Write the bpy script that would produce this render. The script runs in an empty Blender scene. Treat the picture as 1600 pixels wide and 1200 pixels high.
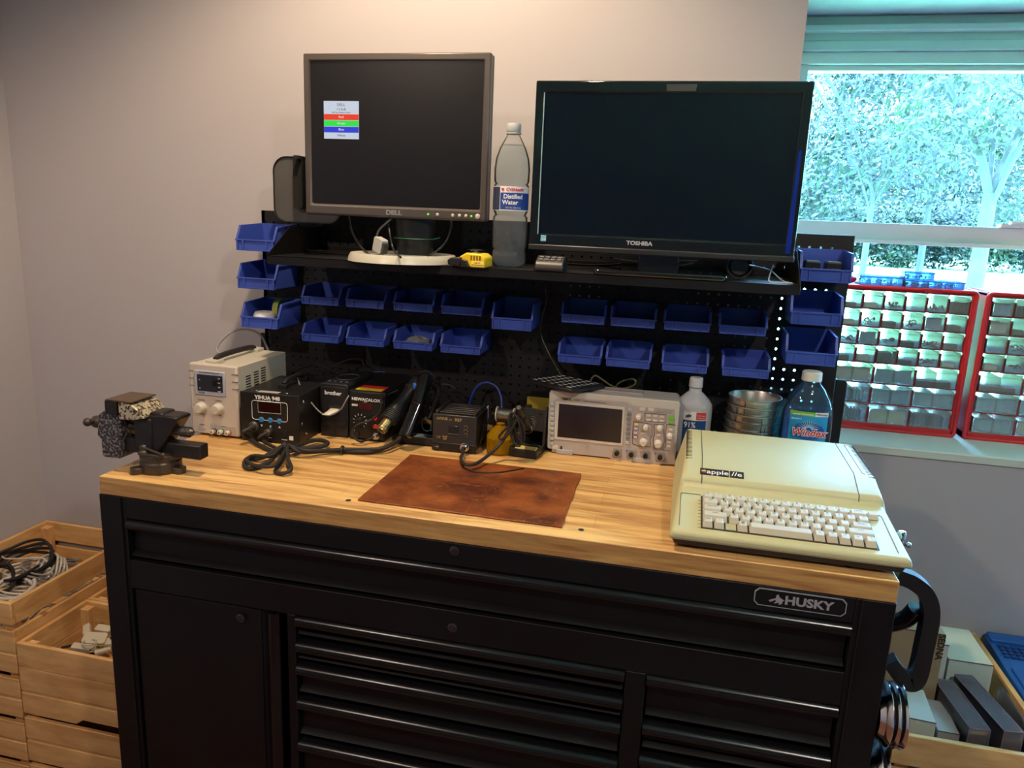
import bpy, bmesh, math, random
from mathutils import Vector, Matrix, Euler
random.seed(7)
PI = math.pi
scene = bpy.context.scene
COL = scene.collection
# ------------------------------------------------------------------ camera
CAM = Vector((1.00987, -1.10457, 1.45132))
FW = Vector((-0.21106952, 0.95328904, -0.2160779))
RT = Vector((0.97353273, 0.22484224, 0.04098782))
UP = Vector((-0.08765667, 0.20170763, 0.97551542))
FPX = 1174.03
cd = bpy.data.cameras.new('camera'); cam = bpy.data.objects.new('camera', cd); COL.objects.link(cam)
cam.matrix_world = Matrix(((RT.x, UP.x, -FW.x, CAM.x), (RT.y, UP.y, -FW.y, CAM.y), (RT.z, UP.z, -FW.z, CAM.z), (0, 0, 0, 1)))
cd.sensor_width = 36; cd.lens = 36 * FPX / 1600; cd.clip_start = .05; cd.clip_end = 300
scene.camera = cam
# ------------------------------------------------------------------ world, sun, lamps, exposure
scene.view_settings.view_transform = 'Standard'; scene.view_settings.look = 'None'
scene.view_settings.gamma = 1; scene.view_settings.exposure = 0.0
scene.cycles.max_bounces = 10; scene.cycles.transparent_max_bounces = 24; scene.cycles.transmission_bounces = 10
scene.cycles.diffuse_bounces = 5; scene.cycles.glossy_bounces = 4
scene.cycles.sample_clamp_indirect = 6; scene.cycles.caustics_refractive = False; scene.cycles.caustics_reflective = False
w = bpy.data.worlds.new('world'); scene.world = w; w.use_nodes = True
bg = w.node_tree.nodes['Background']; bg.inputs[0].default_value = (.30, .54, 1, 1); bg.inputs[1].default_value = 62.0

def light(name, kind, loc, energy, color, size=.1, target=None, **kw):
    l = bpy.data.lights.new(name, kind); o = bpy.data.objects.new(name, l); COL.objects.link(o)
    o.location = loc; l.energy = energy; l.color = color
    if kind == 'AREA': l.size = size
    elif kind == 'SUN': l.angle = size
    else: l.shadow_soft_size = size
    for k, v in kw.items(): setattr(l, k, v)
    if target is not None:
        o.rotation_euler = (Vector(target) - Vector(loc)).to_track_quat('-Z', 'Y').to_euler()
    return o
light('sun', 'SUN', (0, 0, 20), 20, (1, .97, .88), .01, target=(3.5, 9, 0))
WARM = (1, .75, .49)
# ceiling can above the bench; two unseen spots behind the viewer added as fill
light('can_and_fill_light', 'SPOT', (.42, .06, 2.40), 68, WARM, .035, target=(.46, .2, 0), spot_size=2.5, spot_blend=.5)
light('can_and_fill_light', 'SPOT', (1.7, -1.3, 2.40), 62, (1, .84, .74), .05, target=(1.3, -.6, 0), spot_size=2.4, spot_blend=.6)
light('can_and_fill_light', 'SPOT', (-.2, -1.4, 2.40), 52, (1, .78, .62), .05, target=(-.2, -.6, 0), spot_size=2.4, spot_blend=.6)
po = light('window_portal', 'AREA', (2.1, 1.13, 1.42), 1, (1, 1, 1), 1.9, target=(2.1, 0, 1.42), shape='RECTANGLE', size_y=.95)
po.data.cycles.is_portal = True

# ------------------------------------------------------------------ materials
def srgb(r, g, b):
    f = lambda c: (c / 255 / 12.92) if c / 255 <= .04045 else ((c / 255 + .055) / 1.055) ** 2.4
    return (f(r), f(g), f(b))
MATS = {}
def mat(name, col, rough=.5, metal=0., noise=.08, scale=40., bump=0., coat=0., emit=0., spec=.5, trans=0., ior=1.45, bscale=None):
    if name in MATS: return MATS[name]
    m = bpy.data.materials.new(name); m.use_nodes = True; nt = m.node_tree; N = nt.nodes; L = nt.links
    b = N['Principled BSDF']; b.inputs['Roughness'].default_value = rough; b.inputs['Metallic'].default_value = metal
    b.inputs['Specular IOR Level'].default_value = spec; b.inputs['Coat Weight'].default_value = coat
    b.inputs['Transmission Weight'].default_value = trans; b.inputs['IOR'].default_value = ior
    if noise > 0:
        tc = N.new('ShaderNodeTexCoord'); n = N.new('ShaderNodeTexNoise'); n.inputs['Scale'].default_value = scale; n.inputs['Detail'].default_value = 3
        r = N.new('ShaderNodeMix'); r.data_type = 'RGBA'
        r.inputs[6].default_value = (*[c * (1 - noise) for c in col], 1); r.inputs[7].default_value = (*[min(1, c * (1 + noise)) for c in col], 1)
        L.new(tc.outputs['Object'], n.inputs['Vector']); L.new(n.outputs['Fac'], r.inputs[0]); L.new(r.outputs[2], b.inputs['Base Color'])
        if bump > 0:
            n2 = N.new('ShaderNodeTexNoise'); n2.inputs['Scale'].default_value = bscale or scale * 6; L.new(tc.outputs['Object'], n2.inputs['Vector'])
            bp = N.new('ShaderNodeBump'); bp.inputs['Strength'].default_value = bump; bp.inputs['Distance'].default_value = .001
            L.new(n2.outputs['Fac'], bp.inputs['Height']); L.new(bp.outputs[0], b.inputs['Normal'])
    else: b.inputs['Base Color'].default_value = (*col, 1)
    if emit > 0:
        b.inputs['Base Color'].default_value = (0.002, .002, .002, 1)
        b.inputs['Emission Color'].default_value = (*col, 1); b.inputs['Emission Strength'].default_value = emit
    MATS[name] = m; return m

def clear(name, tint, gloss=.12, rough=.03, milky=0., milk=(.8, .9, .95)):
    """thin clear sheet: tinted transparency, a Fresnel-like gloss and optionally some milkiness"""
    if name in MATS: return MATS[name]
    m = bpy.data.materials.new(name); m.use_nodes = True; nt = m.node_tree; N = nt.nodes; L = nt.links
    N.remove(N['Principled BSDF']); out = N['Material Output']
    t = N.new('ShaderNodeBsdfTransparent'); t.inputs[0].default_value = (*tint, 1)
    g = N.new('ShaderNodeBsdfGlossy'); g.inputs['Roughness'].default_value = rough
    lw = N.new('ShaderNodeLayerWeight'); lw.inputs[0].default_value = gloss
    mx = N.new('ShaderNodeMixShader'); L.new(lw.outputs['Fresnel'], mx.inputs[0])
    src = t.outputs[0]
    if milky > 0:
        d = N.new('ShaderNodeBsdfDiffuse'); d.inputs[0].default_value = (*milk, 1)
        tr = N.new('ShaderNodeBsdfTranslucent'); tr.inputs[0].default_value = (*milk, 1)
        a = N.new('ShaderNodeMixShader'); a.inputs[0].default_value = .5; L.new(d.outputs[0], a.inputs[1]); L.new(tr.outputs[0], a.inputs[2])
        m2 = N.new('ShaderNodeMixShader'); m2.inputs[0].default_value = milky; L.new(t.outputs[0], m2.inputs[1]); L.new(a.outputs[0], m2.inputs[2])
        src = m2.outputs[0]
    L.new(src, mx.inputs[1]); L.new(g.outputs[0], mx.inputs[2]); L.new(mx.outputs[0], out.inputs[0])
    MATS[name] = m; return m

def wood(name, c1, c2, scale=(1.5, 18, 18), knots=True, plank=None, rough=.5, axis='x', dark=None):
    """wood with grain along the given axis, staves cut by a brick texture when plank is given"""
    if name in MATS: return MATS[name]
    m = bpy.data.materials.new(name); m.use_nodes = True; nt = m.node_tree; N = nt.nodes; L = nt.links
    b = N['Principled BSDF']; b.inputs['Roughness'].default_value = rough
    tc = N.new('ShaderNodeTexCoord'); mp = N.new('ShaderNodeMapping'); mp.inputs['Scale'].default_value = scale
    L.new(tc.outputs['Object'], mp.inputs[0])
    n = N.new('ShaderNodeTexNoise'); n.inputs['Scale'].default_value = 2.2; n.inputs['Detail'].default_value = 6; n.inputs['Distortion'].default_value = .9
    L.new(mp.outputs[0], n.inputs['Vector'])
    wv = N.new('ShaderNodeTexNoise'); wv.inputs['Scale'].default_value = 9; wv.inputs['Detail'].default_value = 2; L.new(mp.outputs[0], wv.inputs['Vector'])
    ad = N.new('ShaderNodeMath'); ad.operation = 'MULTIPLY_ADD'; ad.inputs[1].default_value = .35; L.new(wv.outputs['Fac'], ad.inputs[0]); L.new(n.outputs['Fac'], ad.inputs[2])
    cr = N.new('ShaderNodeValToRGB'); cr.color_ramp.elements[0].position = .48; cr.color_ramp.elements[1].position = .82
    cr.color_ramp.elements[0].color = (*c1, 1); cr.color_ramp.elements[1].color = (*c2, 1)
    L.new(ad.outputs[0], cr.inputs[0]); last = cr.outputs[0]
    if plank:
        bt = N.new('ShaderNodeTexBrick'); bt.inputs['Scale'].default_value = 1; bt.inputs['Brick Width'].default_value = plank[0]; bt.inputs['Row Height'].default_value = plank[1]
        bt.inputs['Mortar Size'].default_value = .0004; bt.inputs['Color1'].default_value = (1, 1, 1, 1); bt.inputs['Color2'].default_value = (.80, .74, .66, 1); bt.inputs['Mortar'].default_value = (.6, .5, .4, 1)
        L.new(tc.outputs['Object'], bt.inputs[0])
        mm = N.new('ShaderNodeMix'); mm.data_type = 'RGBA'; mm.blend_type = 'MULTIPLY'; mm.inputs[0].default_value = .8
        L.new(last, mm.inputs[6]); L.new(bt.outputs[0], mm.inputs[7]); last = mm.outputs[2]
    if knots:
        vo = N.new('ShaderNodeTexVoronoi'); vo.inputs['Scale'].default_value = 7; L.new(tc.outputs['Object'], vo.inputs['Vector'])
        kr = N.new('ShaderNodeValToRGB'); kr.color_ramp.elements[0].position = .05; kr.color_ramp.elements[0].color = (.35, .2, .12, 1); kr.color_ramp.elements[1].position = .10; kr.color_ramp.elements[1].color = (1, 1, 1, 1)
        L.new(vo.outputs['Distance'], kr.inputs[0])
        mk = N.new('ShaderNodeMix'); mk.data_type = 'RGBA'; mk.blend_type = 'MULTIPLY'; mk.inputs[0].default_value = .8
        L.new(last, mk.inputs[6]); L.new(kr.outputs[0], mk.inputs[7]); last = mk.outputs[2]
    L.new(last, b.inputs['Base Color']); MATS[name] = m; return m

def speckle(name, c1, c2, lo=.5, hi=.55, scale=60, rough=.5, metal=0, detail=5):
    if name in MATS: return MATS[name]
    m = bpy.data.materials.new(name); m.use_nodes = True; nt = m.node_tree; N = nt.nodes; L = nt.links
    b = N['Principled BSDF']; b.inputs['Roughness'].default_value = rough; b.inputs['Metallic'].default_value = metal
    tc = N.new('ShaderNodeTexCoord'); n = N.new('ShaderNodeTexNoise'); n.inputs['Scale'].default_value = scale; n.inputs['Detail'].default_value = detail
    cr = N.new('ShaderNodeValToRGB'); cr.color_ramp.elements[0].position = lo; cr.color_ramp.elements[1].position = hi
    cr.color_ramp.elements[0].color = (*c1, 1); cr.color_ramp.elements[1].color = (*c2, 1)
    L.new(tc.outputs['Object'], n.inputs['Vector']); L.new(n.outputs['Fac'], cr.inputs[0]); L.new(cr.outputs[0], b.inputs['Base Color'])
    MATS[name] = m; return m

M_BLACK = mat('powder_coated_black', (.0034, .0031, .0036), .46, noise=.1, scale=200, bump=.12, spec=.36)
M_BLACKGLOSS = mat('satin_black_trim', (.005, .005, .006), .22, noise=0)
M_PEG = mat('pegboard_black', (.0035, .0035, .0045), .6, noise=0)
M_WALL = mat('painted_wall', (.425, .40, .425), .75, noise=.02, scale=3, bump=.08, bscale=160)
M_WHITE = mat('white_trim_paint', (.56, .62, .56), .45, noise=.02, scale=5)
M_BLUE = mat('blue_bin_plastic', srgb(55, 77, 164), .42, noise=.05, scale=60)
M_BPL = mat('black_plastic', (.012, .012, .013), .38, noise=.1, scale=80)
M_BPLG = mat('gloss_black_plastic', (.006, .006, .007), .12, noise=0, coat=.5)
M_RUB = mat('black_rubber', (.018, .017, .017), .6, noise=.1, scale=90)
M_STEEL = mat('brushed_steel', (.55, .54, .52), .3, 1., noise=.1, scale=80)
M_CHROME = mat('chrome', (.75, .75, .76), .12, 1., noise=0)
M_DSTEEL = mat('dark_steel', (.12, .11, .10), .4, .8, noise=.2, scale=60)
M_WHITEP = mat('white_plastic', (.75, .74, .72), .4, noise=.03)
M_INK_W = mat('white_ink', (.75, .75, .73), .5, noise=0)
M_INK_K = mat('black_ink', (.02, .02, .02), .5, noise=0)
M_GOLD = mat('gold_ink', (.45, .33, .12), .4, .3, noise=0)

# ------------------------------------------------------------------ mesh helpers
def catmull(pts, n=6):
    P = [Vector(q) for q in pts]
    if len(P) < 3: return P
    out = []; Q = [P[0] * 2 - P[1]] + P + [P[-1] * 2 - P[-2]]
    for i in range(1, len(Q) - 2):
        for k in range(n):
            t = k / n; a, b, c, d = Q[i - 1], Q[i], Q[i + 1], Q[i + 2]
            out.append(.5 * ((2 * b) + (c - a) * t + (2 * a - 5 * b + 4 * c - d) * t * t + (3 * b - a - 3 * c + d) * t ** 3))
    out.append(P[-1]); return out

class MB:
    def __init__(s): s.v = []; s.f = []
    def add(s, vs, fs, M=None):
        o = len(s.v)
        for q in vs: s.v.append(tuple(M @ Vector(q)) if M is not None else tuple(q))
        s.f += [tuple(i + o for i in f) for f in fs]; return s
    def box(s, x0, x1, y0, y1, z0, z1, M=None):
        v = [(x, y, z) for x in (x0, x1) for y in (y0, y1) for z in (z0, z1)]
        return s.add(v, [(0, 1, 3, 2), (4, 6, 7, 5), (0, 4, 5, 1), (2, 3, 7, 6), (0, 2, 6, 4), (1, 5, 7, 3)], M)
    def prism(s, poly, a0, a1, axis='y', M=None):
        """polygon in the other two axes, extruded along axis from a0 to a1"""
        n = len(poly); mk = {'y': lambda q, a: (q[0], a, q[1]), 'x': lambda q, a: (a, q[0], q[1]), 'z': lambda q, a: (q[0], q[1], a)}[axis]
        v = [mk(q, a0) for q in poly] + [mk(q, a1) for q in poly]
        f = [tuple(range(n)), tuple(range(2 * n - 1, n - 1, -1))] + [(i, (i + 1) % n + 0, (i + 1) % n + n, i + n)[::-1] for i in range(n)]
        return s.add(v, f, M)
    def lathe(s, prof, c=(0, 0, 0), axis='z', n=28, M=None, cap=True, sx=1, sy=1):
        v = []; f = []; c = Vector(c); m = len(prof)
        for (r, h) in prof:
            for k in range(n):
                a = 2 * PI * k / n; x, y = r * math.cos(a) * sx, r * math.sin(a) * sy
                q = {'z': (x, y, h), 'x': (h, x, y), 'y': (x, h, y)}[axis]; v.append(c + Vector(q))
        for i in range(m - 1):
            for k in range(n):
                f.append((i * n + k, i * n + (k + 1) % n, (i + 1) * n + (k + 1) % n, (i + 1) * n + k))
        if cap: f += [tuple(range(n))[::-1], tuple((m - 1) * n + k for k in range(n))]
        return s.add(v, f, M)
    def cyl(s, a, b, r, n=16, r2=None):
        return s.tube([a, b], r, n, r2=r2)
    def tube(s, pts, r, n=8, smooth=0, r2=None, closed=False):
        P = catmull(pts, smooth) if smooth else [Vector(q) for q in pts]
        m = len(P); v = []; f = []
        T = []
        for i in range(m):
            a = P[(i - 1) % m] if closed else P[max(0, i - 1)]; b = P[(i + 1) % m] if closed else P[min(m - 1, i + 1)]
            d = b - a; T.append(d.normalized() if d.length > 1e-9 else Vector((0, 0, 1)))
        u = T[0].orthogonal().normalized()
        for i in range(m):
            u = (u - T[i] * u.dot(T[i])).normalized() if (u - T[i] * u.dot(T[i])).length > 1e-6 else T[i].orthogonal().normalized()
            w_ = T[i].cross(u); rr = r if r2 is None else r + (r2 - r) * i / (m - 1)
            for k in range(n):
                a = 2 * PI * k / n; v.append(P[i] + (u * math.cos(a) + w_ * math.sin(a)) * rr)
        for i in range(m - (0 if closed else 1)):
            j = (i + 1) % m
            for k in range(n): f.append((i * n + k, i * n + (k + 1) % n, j * n + (k + 1) % n, j * n + k))
        if not closed: f += [tuple(range(n))[::-1], tuple((m - 1) * n + k for k in range(n))]
        return s.add(v, f)
    def sphere(s, c, r, n=16, m=10, sc=(1, 1, 1)):
        prof = [(max(1e-4, r * math.sin(PI * i / m)), -r * math.cos(PI * i / m)) for i in range(m + 1)]
        v0 = len(s.v); s.lathe(prof, (0, 0, 0), 'z', n)
        for i in range(v0, len(s.v)): q = s.v[i]; s.v[i] = (c[0] + q[0] * sc[0], c[1] + q[1] * sc[1], c[2] + q[2] * sc[2])
        return s
    def rbox(s, x0, x1, y0, y1, z0, z1, r, axis='z', n=5, M=None):
        """box whose edges along the given axis are rounded"""
        if axis == 'z': a0, a1, b0, b1, h0, h1 = x0, x1, y0, y1, z0, z1
        elif axis == 'y': a0, a1, b0, b1, h0, h1 = x0, x1, z0, z1, y0, y1
        else: a0, a1, b0, b1, h0, h1 = y0, y1, z0, z1, x0, x1
        return s.prism(rpoly(a0, a1, b0, b1, r, n), h0, h1, axis, M)
    def build(s, name, m, parent=None, loc=None, rot=None, bevel=0, ang=35, sub=0, solid=0, flat=False):
        me = bpy.data.meshes.new(name); me.from_pydata(s.v, [], s.f); me.validate()
        bm = bmesh.new(); bm.from_mesh(me); bmesh.ops.recalc_face_normals(bm, faces=bm.faces); bm.to_mesh(me); bm.free()
        me.materials.append(m); me.polygons.foreach_set('use_smooth', [not flat] * len(me.polygons))
        if not flat: me.set_sharp_from_angle(angle=math.radians(ang))
        o = bpy.data.objects.new(name, me); COL.objects.link(o)
        if parent: o.parent = parent
        if loc: o.location = loc
        if rot: o.rotation_euler = rot
        if solid: q = o.modifiers.new('solid', 'SOLIDIFY'); q.thickness = solid; q.offset = 0
        if bevel: q = o.modifiers.new('bevel', 'BEVEL'); q.width = bevel; q.segments = 2; q.limit_method = 'ANGLE'; q.angle_limit = math.radians(40); q.harden_normals = False
        if sub: q = o.modifiers.new('sub', 'SUBSURF'); q.levels = sub; q.render_levels = sub
        return o
def rpoly(a0, a1, b0, b1, r, n=5):
    out = []
    for cx, cy, s0 in ((a1 - r, b1 - r, 0), (a0 + r, b1 - r, 90), (a0 + r, b0 + r, 180), (a1 - r, b0 + r, 270)):
        for k in range(n + 1):
            t = math.radians(s0 + 90 * k / n); out.append((cx + r * math.cos(t), cy + r * math.sin(t)))
    return out
def B(x0, x1, y0, y1, z0, z1): return MB().box(x0, x1, y0, y1, z0, z1)
def tag(o, label=None, cat=None, group=None, kind=None):
    if label: o['label'] = label
    if cat: o['category'] = cat
    if group: o['group'] = group
    if kind: o['kind'] = kind
    return o
def thing(name, label, cat, loc=(0, 0, 0), rz=0, group=None):
    o = bpy.data.objects.new(name, None); o.empty_display_size = .02; COL.objects.link(o)
    o.location = loc; o.rotation_euler = (0, 0, math.radians(rz)); return tag(o, label, cat, group)
def struct(o): o['kind'] = 'structure'; return o
def txt(name, s, size, loc, m, parent, rot=(90, 0, 0), bold=0, ext=.0002, align='CENTER', shear=0, sx=1, wrap=None, space=1, dx=0):
    c = bpy.data.curves.new(name, 'FONT'); c.body = s; c.size = size; c.extrude = ext; c.align_x = align; c.align_y = 'CENTER'; c.offset = bold; c.shear = shear; c.resolution_u = 3; c.space_character = space
    t = bpy.data.objects.new('t', c); COL.objects.link(t)
    dg = bpy.context.evaluated_depsgraph_get(); me = bpy.data.meshes.new_from_object(t.evaluated_get(dg)); bpy.data.objects.remove(t); bpy.data.curves.remove(c)
    for q in me.vertices:
        q.co.x = q.co.x * sx + dx
        if wrap:
            a = q.co.x / wrap; z = q.co.z; q.co.x = (wrap + z) * math.sin(a); q.co.z = (wrap + z) * math.cos(a) - wrap
    me.materials.clear(); me.materials.append(m); me.name = name
    o = bpy.data.objects.new(name, me); COL.objects.link(o); o.parent = parent; o.location = loc
    o.rotation_euler = [math.radians(a) for a in rot]; return o
def at(px, py, ax, val):
    """the point where the sight line through a photo pixel meets the plane x/y/z = val"""
    d = FW + RT * ((px - 800) / FPX) - UP * ((py - 600) / FPX); i = 'xyz'.index(ax)
    return CAM + d * ((val - CAM[i]) / d[i])
def copy_tree(o, parent=None):
    c = o.copy(); COL.objects.link(c)
    if parent: c.parent = parent
    for ch in list(o.children): copy_tree(ch, c)
    return c

# ================================================================== SETTING
WY = .66                     # plane of the wall behind the bench
struct(B(-.86, 3.3, -3.2, WY, -.06, 0).build('floor', wood('dark_floor', srgb(105, 60, 40), srgb(135, 85, 55), (2, 14, 14), False, (1.2, .12))))
struct(B(-.9, 3.3, -3.2, 1.24, 2.45, 2.52).build('ceiling', mat('ceiling_paint', (.7, .68, .64), .8, noise=.02)))
struct(B(-.88, -.8, -3.2, WY + .08, 0, 2.45).build('wall_left', M_WALL))
struct(B(3.3, 3.4, -3.2, 1.24, 0, 2.45).build('wall_right', M_WALL))
struct(B(-.88, 3.4, -3.3, -3.2, 0, 2.45).build('wall_front', M_WALL))
XJ = 1.208                   # left jamb of the window recess
SILL = .986
wb = MB().box(-.88, XJ, WY, 1.24, 0, 2.45); wb.box(XJ, 3.4, WY, 1.24, 0, SILL - .02); wb.box(XJ, 3.4, WY, 1.24, 1.99, 2.45)
struct(wb.build('wall_back', M_WALL))
struct(B(XJ + .001, 3.3, WY - .004, 1.15, SILL - .02, SILL).build('trim_1', M_WHITE, bevel=.003))
# window: frame, sashes, glass
WP = 1.12
def Zt(py, px=1400): return at(px, py, 'y', WP).z
fr = MB()
x0 = XJ + .001; x1 = 3.3
fr.box(x0, x0 + .045, WP - .01, WP + .10, SILL, 1.99); fr.box(x1 - .045, x1, WP - .01, WP + .10, SILL, 1.99)
fr.box(x0, x1, WP - .012, WP + .1, 1.925, 1.99); fr.box(x0, x1, WP - .035, WP + .1, 1.948, 1.965)
fr.box(x0, x1, WP - .02, WP + .1, 1.905, 1.93); fr.box(x0, x1, WP - .008, WP + .1, 1.875, 1.905)
fr.box(x0, x1, WP - .01, WP + .1, SILL, 1.03)
win = struct(fr.build('window_1', M_WHITE, bevel=.003))
sa = MB(); sa.box(x0 + .045, x1 - .045, WP, WP + .05, 1.424, 1.478); sa.box(x0 + .045, x0 + .07, WP, WP + .05, 1.03, 1.875)
sa.box(x0 + .045, x1 - .045, WP - .012, WP + .05, 1.424, 1.434); sa.box(x0 + .045, x1 - .045, WP + .01, WP + .05, 1.862, 1.876)
sa.build('sash', M_WHITE, win, bevel=.002)
M_GLASS = clear('window_glass', (.82, 1., .98), .06, .0)
B(x0 + .06, x1 - .05, WP + .03, WP + .034, 1.47, 1.87).build('pane', M_GLASS, win)
B(x0 + .06, x1 - .05, WP + .03, WP + .034, 1.03, 1.43).build('pane', M_GLASS, win)
lk = MB(); lc = at(1583, 343, 'y', WP - .0)
lk.rbox(lc.x - .03, lc.x + .05, WP - .012, WP + .02, 1.478, 1.487, .006, 'z'); lk.rbox(lc.x - .01, lc.x + .03, WP - .02, WP + .0, 1.487, 1.494, .005, 'z')
lk.build('latch', M_WHITE, win)

# ------------------------------------------------------------------ outside
struct(MB().box(-40, 60, 1.4, 90, .7, .78).build('ground', mat('sunlit_gravel', (.46, .80, .36), .9, noise=.25, scale=.5)))
M_LEAF = []
for i, c in enumerate([(.009, .016, .006), (.014, .023, .008), (.007, .013, .007), (.021, .029, .009)]):
    m = mat('foliage_%s' % 'abcd'[i], c, .6, noise=.35, scale=2.5); M_LEAF.append(m)
M_BARK = mat('pale_bark', (.034, .030, .028), .8, noise=.35, scale=6, bump=.5)
def tree(x, y, h, rad, label, seed, group='trees outside the window', thick=.13, fork=True, leafz=.35, n=2600, lean=0., crown_r=None, cat='tree', nm='tree', rx=1.25, ry=.9):
    rnd = random.Random(seed)
    t = thing(nm, label, cat, (x, y, .78), 0, group)
    b = MB(); ends = []
    def cl(q): return (max(-rx, min(rx, q[0])), max(-ry, min(ry, q[1])), q[2])
    fz = h * .32
    b.tube([(0, 0, -.05), (lean * .4, 0, fz * .5), (lean, 0, fz)], thick, 10, 4, r2=thick * .75)
    for k in range(5 if fork else 3):
        a = rnd.uniform(0, 2 * PI) if k > 1 else (0.2 if k == 0 else PI + .2); l = rad * rnd.uniform(.5, .9); zz = h * rnd.uniform(.7, .95)
        e = cl((lean + math.cos(a) * l, math.sin(a) * l * .6, zz)); z0 = fz * (rnd.uniform(.75, 1) if k > 1 else .97)
        m_ = (lean + math.cos(a) * l * .35, math.sin(a) * l * .3, (z0 + zz) * .48)
        b.tube([(lean * z0 / fz, 0, z0), m_, e], thick * (.6 if k < 2 else .35), 7, 4, r2=.02); ends.append(e)
        for q in range(3):
            a2 = rnd.uniform(0, 2 * PI); b.tube([m_, cl((m_[0] + math.cos(a2) * l * .5, m_[1] + math.sin(a2) * l * .4, m_[2] + rnd.uniform(-.2, .9)))], thick * .2, 5, r2=.01)
    b.build('trunk', M_BARK, t)
    v = []; f = []
    clumps = [(rnd.gauss(0, .5) * rad + lean, rnd.gauss(0, .45) * rad, h * rnd.uniform(leafz, 1.0), rnd.uniform(.25, .5) * rad * .8) for _ in range(26)]
    for i in range(int(n * 1.9)):
        c = rnd.choice(clumps); d = Vector((rnd.gauss(0, 1), rnd.gauss(0, 1), rnd.gauss(0, .6))); d = d.normalized() * c[3] * rnd.uniform(.5, 1.05)
        q = Vector(c[:3]) + d
        if abs(q.x) > rx: q.x = rnd.uniform(-rx, rx)
        if abs(q.y) > ry: q.y = rnd.uniform(-ry, ry)
        u = Vector((rnd.gauss(0, 1), rnd.gauss(0, 1), rnd.gauss(0, 1))).normalized(); w_ = u.orthogonal().normalized(); s_ = rnd.uniform(.03, .075)
        o = len(v); v += [q - u * s_, q + w_ * s_ * .5, q + u * s_, q - w_ * s_ * .5]; f.append((o, o + 1, o + 2, o + 3))
    me = bpy.data.meshes.new('crown'); me.from_pydata([tuple(a) for a in v], [], f); me.materials.append(M_LEAF[seed % 4])
    cr = bpy.data.objects.new('crown', me); COL.objects.link(cr); cr.parent = t
    return t
def gx(px, y): return at(px, 300, 'y', y).x
tree(gx(1548, 9), 9, 3.7, 1.6, 'tall forked pale-barked tree standing nearest outside the window', 1, thick=.10, n=1300, leafz=.5, rx=1.6)
tree(gx(1365, 11), 11, 3.9, 1.7, 'thin-stemmed tree left of the big forked tree outside', 2, thick=.05, n=1700, rx=1.3)
tree(gx(1455, 13), 13, 4.2, 1.6, 'slender tree between the thin tree and the forked tree', 3, thick=.06, n=2200, rx=.95)
tree(gx(1270, 13), 13, 4.0, 1.6, 'leafy tree at the left edge of the window view', 4, thick=.06, n=2400, leafz=.2, rx=.95)
tree(gx(1640, 13), 13, 4.4, 1.6, 'leafy tree at the right edge of the window view', 5, thick=.09, n=2400, leafz=.2, rx=.95)
SB = ['behind the left end of the red cabinet', 'second from the left', 'middle left', 'middle right', 'second from the right', 'far right']
for i in range(6):
    y = 16; tree(gx(1262 + 72 * i, y), y, 1.15, 1.3, 'low bushy shrub beyond the bright ground, ' + SB[i], 31 + i, group='shrubs beyond the bright ground', n=1500, leafz=.05, thick=.03, cat='shrub', nm='shrub', rx=.42, ry=.8)
BT = ['farthest left', 'second from the left', 'third from the left', 'in the middle', 'fifth from the left', 'sixth from the left', 'far right']
for i in range(7):
    y = 19.5 + (i % 2) * 2.5; tree(gx(1235 + 65 * i, y), y, 5.3 + .4 * (i % 3), 3.0, 'dense young tree in the back row outside, ' + BT[i], 10 + i, group='back row of trees', n=4200, leafz=.06, thick=.06, rx=1.12, ry=1.15)

rt = random.Random(77); tv_ = []; tf_ = []
for i in range(16000):
    x = rt.uniform(-22, 42); q = Vector((x, 27 + rt.uniform(-1, 1.5), .85 + rt.random() ** 1.2 * (4.2 + .9 * math.sin(x * .9) + .6 * math.sin(x * 2.3))))
    u = Vector((rt.gauss(0, 1), rt.gauss(0, 1), rt.gauss(0, 1))).normalized(); w2 = u.orthogonal().normalized(); s_ = rt.uniform(.14, .32); o_ = len(tv_)
    tv_ += [tuple(q - u * s_), tuple(q + w2 * s_ * .5), tuple(q + u * s_), tuple(q - w2 * s_ * .5)]; tf_.append((o_, o_ + 1, o_ + 2, o_ + 3))
me = bpy.data.meshes.new('treeline'); me.from_pydata(tv_, [], tf_); me.materials.append(M_LEAF[1]); o = bpy.data.objects.new('treeline', me); COL.objects.link(o)
tag(o, 'distant line of green foliage behind all the separate trees outside', 'foliage', None, 'stuff')
# ================================================================== TOOL CABINET
W = 1.352; D = .60; H = .96
cab = thing('tool_cabinet', 'wide black steel rolling tool cabinet with drawers and a door under the wood top', 'tool cabinet', (0, 0, 0))
body = MB()
ZT = .925
# carcass: side posts, rails, back, bottom; drawer openings are left open and filled by drawers
body.box(-.003, .018, .004, D, .10, ZT); body.box(W - .018, W + .001, .004, D, .10, ZT)
body.box(0, W, D - .01, D, .10, ZT); body.box(.018, W - .018, .03, D - .01, .10, .12)
def fbox(a, b, c, d, y=0, y1=.02): body.box(a, b, y, y1, c, d)
fbox(-.003, .052, .10, ZT); fbox(1.298, W + .001, .10, ZT)
fbox(.052, 1.298, .884, ZT); fbox(.052, 1.298, .745, .802)
fbox(.372, .388, .10, .745); fbox(.973, 1.006, .10, .745)
fbox(.052, 1.298, .10, .13); body.box(.052, 1.298, .55, .56, .12, ZT)
body.build('body', M_BLACK, cab, bevel=.0015)
for xs_ in (.0425, W - .0465): B(xs_, xs_ + .002, -.0035, .002, .10, ZT).build('seam', mat('seam_black', (.003, .003, .003), .6, noise=0), cab)
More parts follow.
